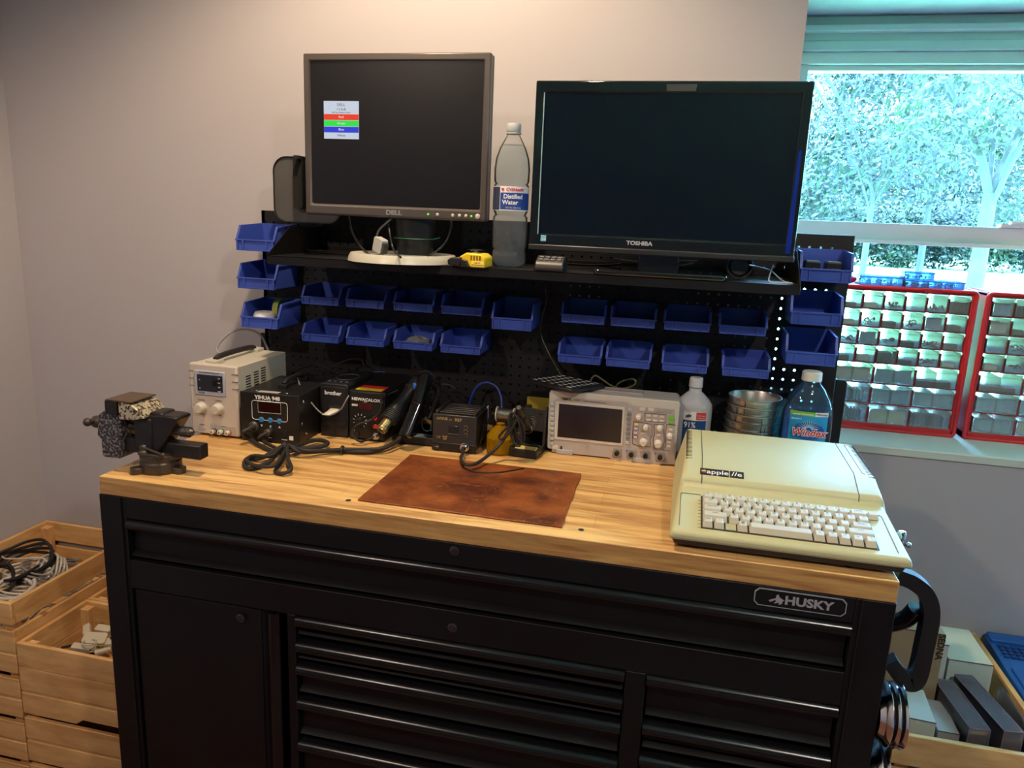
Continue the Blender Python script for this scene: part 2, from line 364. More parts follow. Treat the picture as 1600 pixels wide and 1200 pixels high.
for cx in (.08, W - .08):
    for cy in (.07, D - .07):
        c = MB(); c.lathe([(.045, -.02), (.05, -.015), (.05, .015), (.045, .02)], (cx, cy, .05), 'x', 24); c.box(cx - .03, cx + .03, cy - .025, cy + .025, .055, .10)
        c.build('caster', M_RUB, cab)
def drawer(x0, x1, zt, zb):
    d = MB()
    d.box(x0 + .003, x1 - .003, .014, .018, zb + .016, zt - .012)     # recessed face
    d.prism([(.003, zb + .0085), (.016, zb + .0175), (.019, zb + .0175), (.019, zb + .0070), (.004, zb + .0070)], x0 + .003, x1 - .003, 'x')   # sloping lower lip
    d.box(x0 + .01, x1 - .01, .019, .48, zb + .004, zb + .008)
    o = d.build('drawer', M_BLACK, cab, bevel=.0006)
    h = MB(); pr = [(.018, zt - .001), (.004, zt - .001), (-.004, zt - .006), (-.006, zt - .012), (-.004, zt - .019), (.002, zt - .023), (.004, zt - .020), (.000, zt - .015), (.002, zt - .008), (.008, zt - .004), (.018, zt - .004)]
    h.prism(pr, x0 + .001, x1 - .001, 'x'); h.build('handle', M_BLACKGLOSS, o, ang=50)
    return o
drawer(.052, 1.298, .884, .802)
for a, b in ((.745, .700), (.694, .652), (.648, .584), (.578, .496), (.490, .40), (.395, .27), (.265, .135)): drawer(.388, .973, a, b)
for a, b in ((.746, .662), (.656, .602), (.596, .50), (.494, .38), (.374, .26), (.254, .135)): drawer(1.006, 1.297, a, b)
dr = MB(); dr.box(.056, .318, .004, .02, .13, .742); dr.prism([(.318, .02), (.318, .006), (.330, .014), (.330, .02)], .13, .742, 'z')
do = dr.build('door', M_BLACK, cab, bevel=.002)
hd = MB(); hd.prism([(.333, .02), (.333, .004), (.337, -.004), (.345, -.006), (.353, -.003), (.356, .003), (.352, .005), (.347, .001), (.341, .004), (.340, .02)], .13, .742, 'z'); hd.build('handle', M_BLACKGLOSS, do, ang=50)
for (lx, lz, par) in ((.68, .911, cab), (.68, .771, cab), (.279, .721, do)):
    l = MB(); l.lathe([(.0085, 0), (.0085, -.003), (.007, -.004), (.005, -.004), (.0045, -.0055)], (lx, 0.002, lz), 'y', 20); l.box(lx - .0006, lx + .0006, -.0040, -.0036, lz - .003, lz + .003)
    l.build('lock', M_CHROME if False else mat('dark_chrome', (.10, .10, .11), .25, .9, noise=0), par)
# emblem plate with dog head and name
pl = MB(); X0, X1, Z0, Z1 = 1.155, 1.286, .8935, .9215
def octo(x0, x1, z0, z1, c): return [(x0 + c, z0), (x1 - c, z0), (x1, z0 + c), (x1, z1 - c), (x1 - c, z1), (x0 + c, z1), (x0, z1 - c), (x0, z0 + c)]
pl.prism(octo(X0, X1, Z0, Z1, .006), -.0015, .0005); plate = pl.build('emblem_plate', mat('emblem_silver', (.42, .42, .48), .35, .4, noise=0), cab)
MB().prism(octo(X0 + .0015, X1 - .0015, Z0 + .0015, Z1 - .0015, .0055), -.0018, -.001).build('emblem_field', M_BLACK, plate)
dog = [(1.176, .9035), (1.180, .9060), (1.186, .9085), (1.1865, .9135), (1.1895, .9150), (1.191, .9110), (1.1965, .9075), (1.1985, .9065), (1.1965, .9050), (1.1955, .9005), (1.1915, .8985), (1.1905, .9025), (1.1865, .9000), (1.184, .9005), (1.1875, .9040), (1.1855, .9055), (1.179, .9015)]
MB().prism(dog, -.0021, -.0017).build('dog_emblem', MATS['emblem_silver'], plate)
txt('lettering', 'HUSKY', .0188, (1.233, -.0018, .9068), MATS['emblem_silver'], plate, bold=.0007, sx=1.15)
# side push handles
for yy in (.075, .49):
    r = MB(); 
    def Q(px, py): q = at(px, py, 'y', .08); return Vector((q.x, yy, q.z))
    loop = [Q(1399, 893), Q(1424, 903), Q(1446, 923), Q(1453, 955), Q(1443, 1010), Q(1433, 1052), Q(1420, 1063), Q(1404, 1052), Q(1386, 1028)]
    P = catmull(loop, 5)
    v = []; 
    for i, q in enumerate(P):
        t = (P[min(i + 1, len(P) - 1)] - P[max(i - 1, 0)]).normalized(); nn = Vector((-t.z, 0, t.x))
        for a, b in ((-.013, -.012), (.010, -.012), (.010, .012), (-.013, .012)): v.append(q + nn * a + Vector((0, b, 0)))
    f = [(0, 1, 2, 3), tuple(4 * (len(P) - 1) + k for k in (3, 2, 1, 0))]
    for i in range(len(P) - 1):
        for k in range(4): f.append((4 * i + k, 4 * i + (k + 1) % 4, 4 * i + 4 + (k + 1) % 4, 4 * i + 4 + k))
    r.add(v, f); hb = r.build('handle_bracket', M_BPL, cab, bevel=.003)
    t = MB(); t.tube([(1.350, yy + .03, .836), (1.375, yy + .03, .838), (1.398, yy + .022, .855), (1.408, yy + .01, .882)], .0135, 14, 5); t.build('handle_tube', M_BLACKGLOSS, hb)
# worktop
wt = thing('worktop', 'thick honey-coloured wooden worktop lying on the black tool cabinet', 'worktop', (0, 0, 0))
M_TOP = wood('rubberwood', srgb(176, 126, 78), srgb(234, 190, 124), (2.0, 26, 26), False, (.45, .055), .38)
B(0, W, 0, D, ZT + .0005, H).build('board', M_TOP, wt, bevel=.0015)
for x, y in ((.475, .036), (.882, .039), (1.287, .032)):
    s = MB(); s.lathe([(.005, 0), (.005, .0006), (.003, .0009), (.0028, .0004)], (x, y, H - .0001), 'z', 14); s.build('screw', M_DSTEEL, wt)
# magnetic dishes stuck on the cabinet side
bl = {0: 'outermost', 1: 'middle', 2: 'innermost'}
for cy, cz, n, w_ in ((.03, .728, 3, 'upper'), (.03, .622, 2, 'lower')):
    for k in range(n):
        xx = W + .0025 + .012 * (n - 1 - k) if False else W + .003 + .0105 * k
        b = MB(); b.lathe([(.001, 0), (.036, 0), (.047, .014), (.0495, .0155), (.0495, .0145), (.046, .010), (.0355, .003), (.001, .003)], (xx, cy, cz), 'x', 36, cap=False)
        o = b.build('steel_dish', M_CHROME); tag(o, 'round polished steel parts dish on cabinet side, %s group, %s one' % (w_, {3: ('nearest the cabinet', 'middle', 'outermost')[k], 2: ('inner', 'outer')[min(k, 1)]}[n]), 'dish', 'steel dishes on the cabinet side')
# ================================================================== PEGBOARD
PY = .600
pg = thing('pegboard', 'black perforated steel pegboard standing along the back of the bench', 'pegboard', (0, 0, 0))
px0, px1, pz0, pz1 = -.006, 1.346, .962, 1.4435
ph = .0218; b = MB(); gx0 = 1.217 - ph * 56; nx = 61; gz = 1.306 + ph * 6 - .5 * ph
hx0 = gx0 - ph / 2; nz = 20; ztop = 1.306 + .022 * 5 + .011
vs = []; fs = []; idx = {}
def V(x, z):
    k = (round(x, 5), round(z, 5))
    if k not in idx: idx[k] = len(vs); vs.append((x, PY, z))
    return idx[k]
R = .0028; zp = .022
for i in range(nx):
    for j in range(nz):
        cx = hx0 + ph * (i + .5); cz = ztop - zp * (j + .5); a = ph / 2; h = zp / 2
        out = [(cx + a, cz), (cx + a, cz + h), (cx, cz + h), (cx - a, cz + h), (cx - a, cz), (cx - a, cz - h), (cx, cz - h), (cx + a, cz - h)]
        inn = [(cx + R * math.cos(PI / 4 * k), cz + R * math.sin(PI / 4 * k)) for k in range(8)]
        O = [V(*q) for q in out]; I = [len(vs) + k for k in range(8)]; vs += [(q[0], PY, q[1]) for q in inn]
        for k in range(8): fs.append((O[k], O[(k + 1) % 8], I[(k + 1) % 8], I[k]))
b.add(vs, fs); gxe = hx0 + ph * nx; gzb = ztop - zp * nz
for q in ((px0, hx0, pz0, pz1), (gxe, px1, pz0, pz1), (hx0, gxe, ztop, pz1), (hx0, gxe, pz0, gzb)):
    b.add([(q[0], PY, q[2]), (q[1], PY, q[2]), (q[1], PY, q[3]), (q[0], PY, q[3])], [(0, 1, 2, 3)])
pn = b.build('panel', M_PEG, pg, flat=True); sd = pn.modifiers.new('solid', 'SOLIDIFY'); sd.thickness = .0012; sd.offset = 0
fl = MB(); fl.box(px0, px0 + .0015, PY, PY + .055, pz0, pz1); fl.box(px1 - .0015, px1, PY, PY + .02, pz0, pz1); fl.box(px0, px1, PY, PY + .058, pz1 - .0015, pz1)  # top and left flanges deepened to block light from the gap behind
fl.build('return_flange', M_PEG, pg)
for xx, mir in ((1.348, 1), (-.008, -1)):
    a, c = (xx, xx + .024) if mir == 1 else (xx - .022, xx)
    s = MB(); s.prism([(a, .962), (c, .962), (c, 1.132), (c - .003 * mir if mir == 1 else c, 1.138), (a, 1.138)], PY + .004, PY + .010); s.box(min(a, c), max(a, c), PY + .004, PY + .03, .93, .9632)
    s.build('support_bracket', M_PEG, pg, bevel=.001)
# shelf
sh = thing('metal_shelf', 'long black metal shelf hung on the pegboard carrying the two screens', 'shelf', (0, 0, 0))
SX0, SX1, SY, SZ = .145, 1.217, .35, 1.352
s = MB(); s.box(SX0, SX1, SY, PY - .001, SZ - .002, SZ); s.box(SX0, SX1, SY, SY + .0015, SZ - .018, SZ); s.box(SX0, SX1, PY - .003, PY - .001, SZ, SZ + .012)
s.build('tray', M_BLACK, sh, bevel=.0005)
for xx in (SX0 + .0002, SX1 - .0017):
    MB().prism([(SY + .001, SZ - .018), (SY + .001, SZ + .002), (.447, 1.412), (PY - .002, 1.412), (PY - .002, SZ - .018)], xx, xx + .0015, 'x').build('end_bracket', M_BLACK, sh)
# ================================================================== BINS
def bin_mesh(w, d, h, dv=False):
    b = MB(); t = .0022; lip = h * .42; a = w / 2; yc = -d * .86
    side = [(0, 0), (-d * .97, 0), (-d, lip * .5), (-d, lip), (yc, h * .93), (0, h)]
    for s in (-1, 1):
        xx = s * (a - .003); b.prism(side, min(xx, xx - s * t), max(xx, xx - s * t), 'x')
        # outward rim
        rim = [(0, h), (yc, h * .93), (-d, lip), (-d, lip - .004), (yc + .001, h * .93 - .005), (0, h - .005)]
        b.prism(rim, min(s * a, s * (a - .0035)), max(s * a, s * (a - .0035)), 'x')
    b.box(-a + .003, a - .003, -d * .97, 0, 0, t); b.box(-a + .003, a - .003, -t, 0, 0, h)
    b.box(-a + .003, a - .003, -d, -d + t, .001, lip)
    b.box(-a, a, -d - .0034, -d + .001, lip - .0035, lip); b.box(-a + .003, a - .003, -d - .0032, -d, .0, .003)
    for xx in (-a + .0045, -.30 * w, .30 * w, a - .0045): b.box(xx - .0018, xx + .0018, -d - .0032, -d, .001, lip - .001)
    b.box(-a * .9, a * .9, -.004, .004, h * .78, h * .95) if False else None
    if dv:
        b.box(-a + .004, a - .004, -d * .5, -d * .5 + .0015, t, h * .8)
    return b
def small_bin(cx, z, label, group, w=.098, h=.044, d=.098):
    o = bin_mesh(w, d, h).build('parts_bin', M_BLUE, None, (cx, PY - .0025, z), bevel=.0005); tag(o, label, 'bin', group); return o
ordl = ['leftmost', 'second from the left', 'third from the left', 'fourth from the left', 'left of the four on the right', 'second of the four on the right', 'third of the four on the right', 'rightmost']
for cx, q in zip((.1905, .3025, .419, .533, .805, .9115, 1.0235, 1.1355), ordl):
    small_bin(cx, 1.235, 'small blue plastic bin in the upper row, %s' % q, 'upper row of small bins')
for k, (cx, q) in enumerate(zip((.1895, .3025, .4195, .5325, .8025, .9075, 1.0265, 1.1505), ordl)):
    small_bin(cx, 1.147, ('small blue plastic bin in the lower row holding a bag of hardware' if k == 2 else 'small blue plastic bin in the lower row, %s' % q), 'lower row of small bins')
small_bin(.6505, 1.211, 'larger blue plastic bin hanging alone between the left and right sets of bins', 'large blue bins', .094, .062, .108)
for cx, z, q in ((.034, 1.351, 'topmost of the three at the left edge, light shining in'), (.034, 1.263, 'middle of the three at the left edge'), (.04, 1.171, 'lowest at the left edge holding a white round case'),
                 (1.280, 1.352, 'topmost at the right edge holding two black adapters'), (1.272, 1.266, 'middle of the three at the right edge'), (1.272, 1.185, 'lowest at the right edge above the blue cleaner')):
    small_bin(cx, z, 'large blue plastic bin, ' + q, 'large blue bins', .100, .062, .110)
# things inside bins
cs = thing('round_case', 'white round plastic case lying in the lowest left blue bin', 'case', (.026, .532, 1.1745))
MB().lathe([(.001, 0), (.024, 0), (.0265, .004), (.0265, .022), (.022, .030), (.001, .033)], (0, 0, 0), 'z', 28).build('shell', M_WHITEP, cs)
mk = MB()
for a in (-.35, 0, .35): mk.box(-.0018 + .026 * math.sin(a), .0018 + .026 * math.sin(a), -.0272 * math.cos(a), -.0262 * math.cos(a), .012, .017)
mk.build('slot', M_INK_K, cs)
o = MB().lathe([(.016, 0), (.028, 0), (.028, .014), (.016, .014), (.016, 0)], (.045, .565, 1.207), 'x', 28, cap=False).build('tape_roll', mat('yellow_tape', (.35, .38, .08), .4)); o.location = (-.002, 0, 0); tag(o, 'yellow-green tape roll standing behind the white round case in a bin', 'tape')
M_BAG = clear('bag_film', (.8, .85, .85), .3, .15, .45, (.7, .75, .75))
bgm = MB(); rnd = random.Random(3); n = 12; vv = []
for i in range(n):
    for j in range(n):
        u, w_ = i / (n - 1), j / (n - 1); e = math.sin(PI * u) * math.sin(PI * w_)
        vv.append((.385 + .068 * u + rnd.uniform(-.003, .003), .505 + .06 * w_ + rnd.uniform(-.003, .003), 1.151 + .022 * e ** .4 + rnd.uniform(-.004, .004) * e))
ff = [(i * n + j, (i + 1) * n + j, (i + 1) * n + j + 1, i * n + j + 1) for i in range(n - 1) for j in range(n - 1)]
bgm.add(vv, ff); bgm.add([(q[0], q[1], 1.1498) for q in vv], ff)
bag = bgm.build('hardware_bag', mat('foil_bag', (.5, .52, .52), .25, .6, noise=.3, scale=90, bump=.5)); tag(bag, 'crumpled silvery bag of small hardware lying in a lower-row blue bin', 'bag')
for k, (a, q) in enumerate(((1.258, 'left'), (1.298, 'right'))):
    t = thing('power_adapter', 'black plug-in adapter with a light top, %s of two in the top right bin' % q, 'adapter', (a, .530, 1.3545), 0, 'adapters in the top right bin')
    MB().rbox(-.0145, .0145, -.018, .018, 0, .036, .004, 'y').build('body', M_BPL, t, bevel=.001)
    MB().box(-.0125, .0125, -.0195, .0145, .0325, .0372).build('top_face', mat('adapter_top', (.10, .13, .12), .3), t, bevel=.001)
    g = MB()
    for i in range(6): g.box(-.011 + i * .004, -.0095 + i * .004, -.0192, -.018, .008, .026)
    g.build('rib', M_INK_K, t)
# ================================================================== ON THE SHELF
# --- square monitor
mo = thing('monitor', 'square flat monitor with a brown-grey bezel and a colour test box on its screen', 'monitor', (.425, .42, SZ + .0003))
MX0, MX1, MZ0, MZ1 = -.214, .184, .088, .409     # local x / z of the case
FY = -.022
mt = mat('graphite_bezel', (.085, .072, .066), .36, .35, noise=.08, scale=120)
b = MB(); fx = (MX0, MX1, MZ0, MZ1); ins = (.0155, .0155, .0245, .0155)
outer = rpoly(MX0, MX1, MZ0, MZ1, .006, 3); inner = [(MX0 + .0155, MZ0 + .025), (MX1 - .0155, MZ0 + .025), (MX1 - .0155, MZ1 - .0155), (MX0 + .0155, MZ1 - .0155)]
def bezel(mb, X0, X1, Z0, Z1, l, r, bt, tp, y0, y1, rad=.006, slope=.004):
    """frame ring with a bevelled inner edge"""
    o = [(X0, Z0), (X1, Z0), (X1, Z1), (X0, Z1)]; i = [(X0 + l, Z0 + bt), (X1 - r, Z0 + bt), (X1 - r, Z1 - tp), (X0 + l, Z1 - tp)]
    v = [(x, y0, z) for x, z in o] + [(x, y0, z) for x, z in i] + [(x, y1, z) for x, z in o] + [(x, y1, z) for x, z in i]
    f = []
    for k in range(4):
        n = (k + 1) % 4; f += [(k, n, 4 + n, 4 + k), (8 + k, 12 + k, 12 + n, 8 + n), (k, 8 + k, 8 + n, n), (4 + k, 4 + n, 12 + n, 12 + k)]
    return mb.add(v, f)
bezel(b, MX0, MX1, MZ0, MZ1, .0145, .0145, .0235, .0145, FY, FY + .02).build('bezel', mt, mo, bevel=.0035)
b = MB(); b.box(MX0 + .001, MX1 - .001, FY + .018, FY + .032, MZ0 + .001, MZ1 - .001); b.rbox(MX0 + .03, MX1 - .03, FY + .03, FY + .058, MZ0 + .03, MZ1 - .03, .02, 'y')
b.build('case', mat('monitor_back', (.05, .065, .062), .5), mo, bevel=.002)
mscr = mat('matte_screen', (.007, .007, .009), .30, noise=0, spec=.35)
B(MX0 + .013, MX1 - .013, FY + .004, FY + .006, MZ0 + .022, MZ1 - .013).build('screen', mscr, mo)
# on-screen menu
def scr_em(name, c, e=1.): return mat(name, c, .5, noise=0, emit=e)
p0 = at(506, 158, 'y', .42 + FY + .004); p1 = at(561, 218, 'y', .42 + FY + .004)
lx0, lx1, lz1, lz0 = p0.x - .425, p1.x - .425, p0.z - SZ, p1.z - SZ
mn = B(lx0, lx1, FY + .0032, FY + .0036, lz0, lz1).build('test_pattern', scr_em('screen_white', (.60, .66, .78), .9), mo)
hgt = (lz1 - lz0)
for nm, a0, a1, c in (('screen_red', .345, .50, (.85, .04, .01)), ('screen_green', .51, .665, (.02, .78, .06)), ('screen_blue', .675, .83, (.01, .04, .68))):
    B(lx0 + .0003, lx1 - .0003, FY + .0028, FY + .0032, lz1 - hgt * a1, lz1 - hgt * a0).build('colour_bar', scr_em(nm, c, .9), mn)
wi = scr_em('screen_ink_white', (.9, .9, .9), .8); ki = mat('screen_ink_dark', (.02, .03, .1), .5, noise=0)
for s_, fr_, m_, sz in (('DELL', .10, ki, .0075), ('1.5 RxB', .22, ki, .006), ('Self test feature check', .30, ki, .0046), ('Red', .42, wi, .0065), ('Green', .585, wi, .0065), ('Blue', .75, wi, .0065), ('White', .91, ki, .0065)):
    txt('menu_text', s_, sz, ((lx0 + lx1) / 2, FY + .0027, lz1 - hgt * fr_), m_, mn, sx=1.1 if s_ != 'Self test feature check' else 1.0, ext=.0001)
txt('logo_lettering', 'DELL', .0125, (-.014, FY - .0003, MZ0 + .0105), mat('logo_silver', (.4, .4, .38), .3, .7, noise=0), mo, bold=.0007, sx=1.25, ext=.0006)
for px, r_, g_ in ((669, .0022, 1), (683.5, .0033, 0), (707.5, .0033, 0), (718, .0033, 0), (728, .0033, 0), (736.5, .0022, 1), (746.5, .0052, 0)):
    q = at(px, 335.5 + (px - 683) * .045, 'y', .42 + FY)
    k = MB(); k.lathe([(r_, .0005), (r_, -.0014), (r_ * .6, -.0022)], (q.x - .425, FY, q.z - SZ), 'y', 16)
    k.build('indicator_led' if g_ else 'button', scr_em('green_led', (.15, .8, .05), 1.2) if g_ else mat('button_silver', (.55, .53, .48), .35, .3, noise=0), mo)
st = MB(); st.lathe([(.036, .006), (.038, .012), (.043, .05), (.044, .10), (.044, .12)], (.018, .02, 0), 'z', 32, sy=.7); st.box(-.012, .048, .02, .05, .10, .24)
st.build('stand_column', mat('stand_black', (.012, .013, .014), .3, .1), mo)
bs = MB(); bs.lathe([(.05, .012), (.085, .012), (.098, .0165), (.108, .016), (.112, .009), (.114, .0), (.05, 0)], (.006, -.018, 0), 'z', 56, sy=1.02)
bs.build('stand_base', mat('cream_base', (.52, .50, .42), .3, noise=.03), mo, ang=50)
bs = MB(); bs.lathe([(.001, .0126), (.090, .0126)], (.006, -.018, 0), 'z', 48, sy=1.02, cap=False); bs.build('base_recess', mat('base_recess', (.20, .23, .21), .5), mo)
# elastic band round the column
o = MB().tube([(0.443 + .0455 * math.cos(a), .44 + .034 * math.sin(a), SZ + .048 + .001 * math.sin(a)) for a in [2 * PI * k / 24 for k in range(24)]] , .0012, 6, closed=True)
o.tube([(.488, .432, SZ + .048), (.503, .425, SZ + .052)], .0014, 6); o = o.build('elastic_band', mat('green_elastic', (.01, .10, .06), .5)); tag(o, 'thin green band tied round the square monitor stand', 'band')
def cable(name, label, cat, pts, r, m, smooth=8, group=None, n=8):
    o = MB().tube(pts, r, n, smooth).build(name, m); tag(o, label, cat, group); return o
M_CB = mat('black_cable', (.012, .012, .012), .42, noise=0)
M_CG = mat('grey_cable', (.20, .20, .20), .45, noise=0)
cable('monitor_cable', 'black cable drooping left of the monitor stand onto its base', 'cable', [at(545, 338, 'y', .46), at(550, 362, 'y', .44), at(563, 385, 'y', .42), at(582, 401, 'y', .38)] , .0022, M_CB)
cable('monitor_cable', 'black cable hanging straight down just left of the monitor stand', 'cable', [at(606, 338, 'y', .42), at(609, 365, 'y', .40), at(615, 390, 'y', .385), at(626, 402, 'z', SZ + .017)], .0022, M_CB)
cable('monitor_cable', 'black cable looping from monitor right side round to the base', 'cable', [at(702, 338, 'y', .46), at(705, 352, 'y', .44), at(698, 375, 'y', .42), at(684, 391, 'y', .41), at(668, 400, 'z', SZ + .016)], .0022, M_CB)
cable('monitor_cable', 'thin black cable sagging under the middle of the square monitor', 'cable', [at(618, 340, 'y', .43), at(640, 351, 'y', .425), at(663, 344, 'y', .43), at(672, 338, 'y', .44)], .0018, M_CB)
cv = thing('video_plug', 'pale grey video plug on a short black lead resting on the monitor base', 'plug', at(592, 394, 'z', SZ + .018), 0)
e = Euler((math.radians(0), math.radians(16), math.radians(-30))).to_matrix().to_4x4()
MB().rbox(-.014, .014, -.008, .008, 0, .030, .004, 'y', M=e).build('housing', mat('plug_grey', (.42, .42, .40), .5), cv, bevel=.001)
MB().box(.0135, .020, -.006, .006, .003, .024, M=e).build('connector', M_DSTEEL, cv)
c0 = cv.location; MB().tube([(-.008, .004, .028), (-.004, .012, .045), (.012, .03, .066), (.03, .04, .09)], .003, 8, 6).build('lead', M_CB, cv)
# --- grey rounded panel behind the monitor
rp = thing('rounded_panel', 'rounded grey plastic panel with a black foam strip behind the square monitor', 'panel', (0, 0, 0))
q0 = at(428, 252, 'y', .52); q1 = at(546, 355, 'y', .52)
mpan = mat('smoky_plastic', (.075, .07, .066), .32, noise=.15, scale=14)
MB().rbox(q0.x, q0.x + .17, .515, .523, q1.z + .004, q0.z + .012, .034, 'y', 8).build('panel', mpan, rp, bevel=.002)
MB().tube([(x, .513, z) for x, z in rpoly(q0.x + .002, q0.x + .168, q1.z + .006, q0.z + .010, .032, 8)], .0016, 6, closed=True).build('rim', M_BPL, rp)
fo = at(458, 255, 'y', .50); MB().rbox(fo.x, fo.x + .022, .498, .514, fo.z - .10, fo.z + .01, .006, 'y').build('foam_strip', mat('black_foam', (.012, .012, .012), .95, noise=.6, scale=300, bump=1.), rp)
B(fo.x + .012, fo.x + .022, .48, .512, fo.z + .008, fo.z + .016).build('clip', M_BPL, rp)
lb = MB(); lb.rbox(.075, .27, .50, .56, SZ + .0005, SZ + .008, .01, 'z'); o = lb.build('flat_black_box', M_BPLG, bevel=.001); tag(o, 'flat glossy black slab lying at the left end of the shelf', 'slab')
o.location = (.075, 0, 0)
# --- television
tv = thing('television', 'wide glossy black flat television with a dark screen at the right of the shelf', 'television', (.957, .39, SZ))
TX0, TX1, TZ0, TZ1 = -.2555, .2475, .039, .357; TM = mat('piano_black', (.004, .004, .005), .08, noise=0, coat=1.)
bezel(MB(), TX0, TX1, TZ0, TZ1, .0175, .0175, .033, .0215, 0, .02).build('bezel', TM, tv, bevel=.003)
b = MB(); b.box(TX0 + .001, TX1 - .001, .016, .032, TZ0 + .001, TZ1 - .001); b.rbox(TX0 + .05, TX1 - .05, .03, .065, TZ0 + .02, TZ1 - .05, .03, 'y'); b.build('case', M_BPL, tv, bevel=.002)
B(TX0 - .0006, TX1 + .0006, -.004, .004, TZ0 - .0005, TZ0 + .011).build('lower_edge', mat('tv_lower_edge', (.02, .02, .022), .35, noise=0), tv, bevel=.002)
B(TX0 + .016, TX1 - .016, .004, .006, TZ0 + .031, TZ1 - .02).build('screen', mat('lcd_black', (.0015, .0030, .0085), .16, noise=0, spec=.6), tv)
txt('logo_lettering', 'TOSHIBA', .0105, (-.038, -.0004, TZ0 + .0215), mat('logo_pale', (.45, .45, .47), .35, .3, noise=0), tv, bold=.0004, sx=1.15)
q = at(849, 372, 'y', .39); sq = B(q.x - .957 - .0055, q.x - .957 + .0055, -.0005, .0005, q.z - SZ - .006, q.z - SZ + .006).build('energy_sticker', mat('sticker_blue', (.16, .45, .62), .5, noise=0), tv)
txt('sticker_mark', 'energy', .004, (q.x - .957, -.0006, q.z - SZ - .002), M_INK_W, sq)
B(TX0 + .0163, TX0 + .0178, -.0006, .0045, TZ0 + .031, TZ1 - .022).build('edge_reflection', mat('pale_blue_reflection', (.28, .42, .46), .3, noise=0), tv)  # pale blue reflection on the left bezel edge, painted as a thin strip
MB().prism([(TX1 - .0165, TZ0 + .016), (TX1 - .0075, TZ0 + .016), (TX1 - .0085, TZ0 + .2), (TX1 - .014, TZ0 + .2)], -.0006, .001).build('edge_reflection', mat('blue_reflection', (.005, .02, .22), .15, noise=0), tv)  # deep blue reflection on the right bezel, put in as a coloured strip
q = at(1065, 137, 'y', .39); MB().prism([(-.026, -.006), (.026, -.006), (.028, .006), (-.028, .006)], -.0006, .001).build('top_badge', mat('badge_grey', (.035, .035, .037), .4, noise=0), tv, loc=(q.x - .957, 0, q.z - SZ))
B(-.04, .04, .03, .05, .004, .08).build('stand_neck', TM, tv, bevel=.003)
MB().rbox(-.12, .13, -.045, .12, .0003, .0095, .012, 'z').build('stand_base', TM, tv, bevel=.0025)
o = None
for k, pts in enumerate(([at(960, 405, 'y', .46), at(1000, 410, 'y', .45), at(1040, 409, 'y', .45), at(1090, 408, 'y', .46)], [at(1000, 414, 'y', .44), at(1050, 417, 'y', .43), at(1085, 412, 'y', .45)], [at(875, 412, 'y', .5), at(930, 415, 'y', .47), at(970, 413, 'y', .46)])):
    cable('screen_cable', 'dark cable lying behind the wide television stand, ' + ('upper one', 'lower one', 'left one')[k], 'cable', pts, .0022, M_CG if k == 0 else M_CB, group='cables under the television')
ww = thing('round_webcam', 'round black ring-shaped device under the right end of the television', 'device', at(1150, 435, 'z', SZ + .001)); ww.location.y = .43; ww.location.x = 1.112
ww.location.z = SZ
MB().lathe([(.021, -.008), (.0245, -.008), (.0255, 0), (.0245, .010), (.021, .010), (.019, 0), (.021, -.008)], (0, 0, .0256), 'y', 32, cap=False).build('ring', M_BPL, ww)
MB().lathe([(.001, -.003), (.017, -.003), (.020, .004), (.001, .006)], (0, 0, .0256), 'y', 28).build('disc', mat('grey_disc', (.02, .02, .022), .4), ww)
cable('white_lead', 'thin pale cable trailing on the shelf right of the round device', 'cable', [(1.128, .40, SZ + .03), (1.145, .42, SZ + .026), (1.17, .43, SZ + .02), (1.19, .40, SZ + .004), (1.205, .37, SZ + .002), (1.185, .365, SZ + .0025), (1.165, .39, SZ + .003), (1.175, .44, SZ + .03)], .0013, mat('pale_grey_cable', (.35, .36, .36), .45, noise=0))
# --- water bottle
bt = thing('water_bottle', 'tall clear bottle of distilled water with a white and blue label between the screens', 'bottle', (.660, .396, SZ + .0003), 13)
M_PET = clear('pet_plastic', (.95, .97, .97), .10, .03, .10, (.8, .85, .9))
M_WAT = clear('water', (.90, .95, .97), .03, .02, .02)
prof = [(.001, .004), (.022, .001), (.030, .002), (.0345, .012), (.034, .030), (.0315, .036), (.0345, .042), (.035, .085), (.0345, .100), (.031, .104), (.0325, .108), (.0350, .112), (.0350, .160), (.0325, .164), (.035, .168), (.0355, .192), (.033, .212), (.026, .232), (.016, .250), (.0125, .256), (.0125, .268)]
MB().lathe(prof, (0, 0, 0), 'z', 40, cap=False).build('shell', M_PET, bt, ang=60)
MB().lathe([(.001, .005)] + [(r - .0012, z) for r, z in prof[1:-4]] + [(.022, .238), (.001, .238)], (0, 0, 0), 'z', 40, cap=False).build('water', M_WAT, bt, ang=60)
b = MB(); b.lathe([(.0135, .262), (.0142, .264), (.0142, .276), (.013, .278), (.001, .278)], (0, 0, 0), 'z', 28); b.lathe([(.0152, .258), (.0152, .261)], (0, 0, 0), 'z', 28); b.build('cap', mat('cap_grey_white', (.42, .45, .46), .4, noise=0), bt)
def arc(mb, R, a0, a1, z0, z1, n=14):
    v = []; 
    for k in range(n + 1):
        a = a0 + (a1 - a0) * k / n; v += [(R * math.sin(a), -R * math.cos(a), z0), (R * math.sin(a), -R * math.cos(a), z1)]
    return mb.add(v, [(2 * i, 2 * i + 2, 2 * i + 3, 2 * i + 1) for i in range(n)])
lab = arc(MB(), .0358, -1.5, 1.25, .112, .158).build('label', mat('label_white', (.75, .76, .78), .4, noise=0), bt)
arc(MB(), .0360, -.62, 1.25, .114, .146).build('label_panel', mat('label_blue', (.015, .05, .28), .4, noise=0), lab)
arc(MB(), .0360, -1.5, -.66, .113, .157).build('label_side', mat('label_navy', (.03, .04, .08), .4, noise=0), lab)
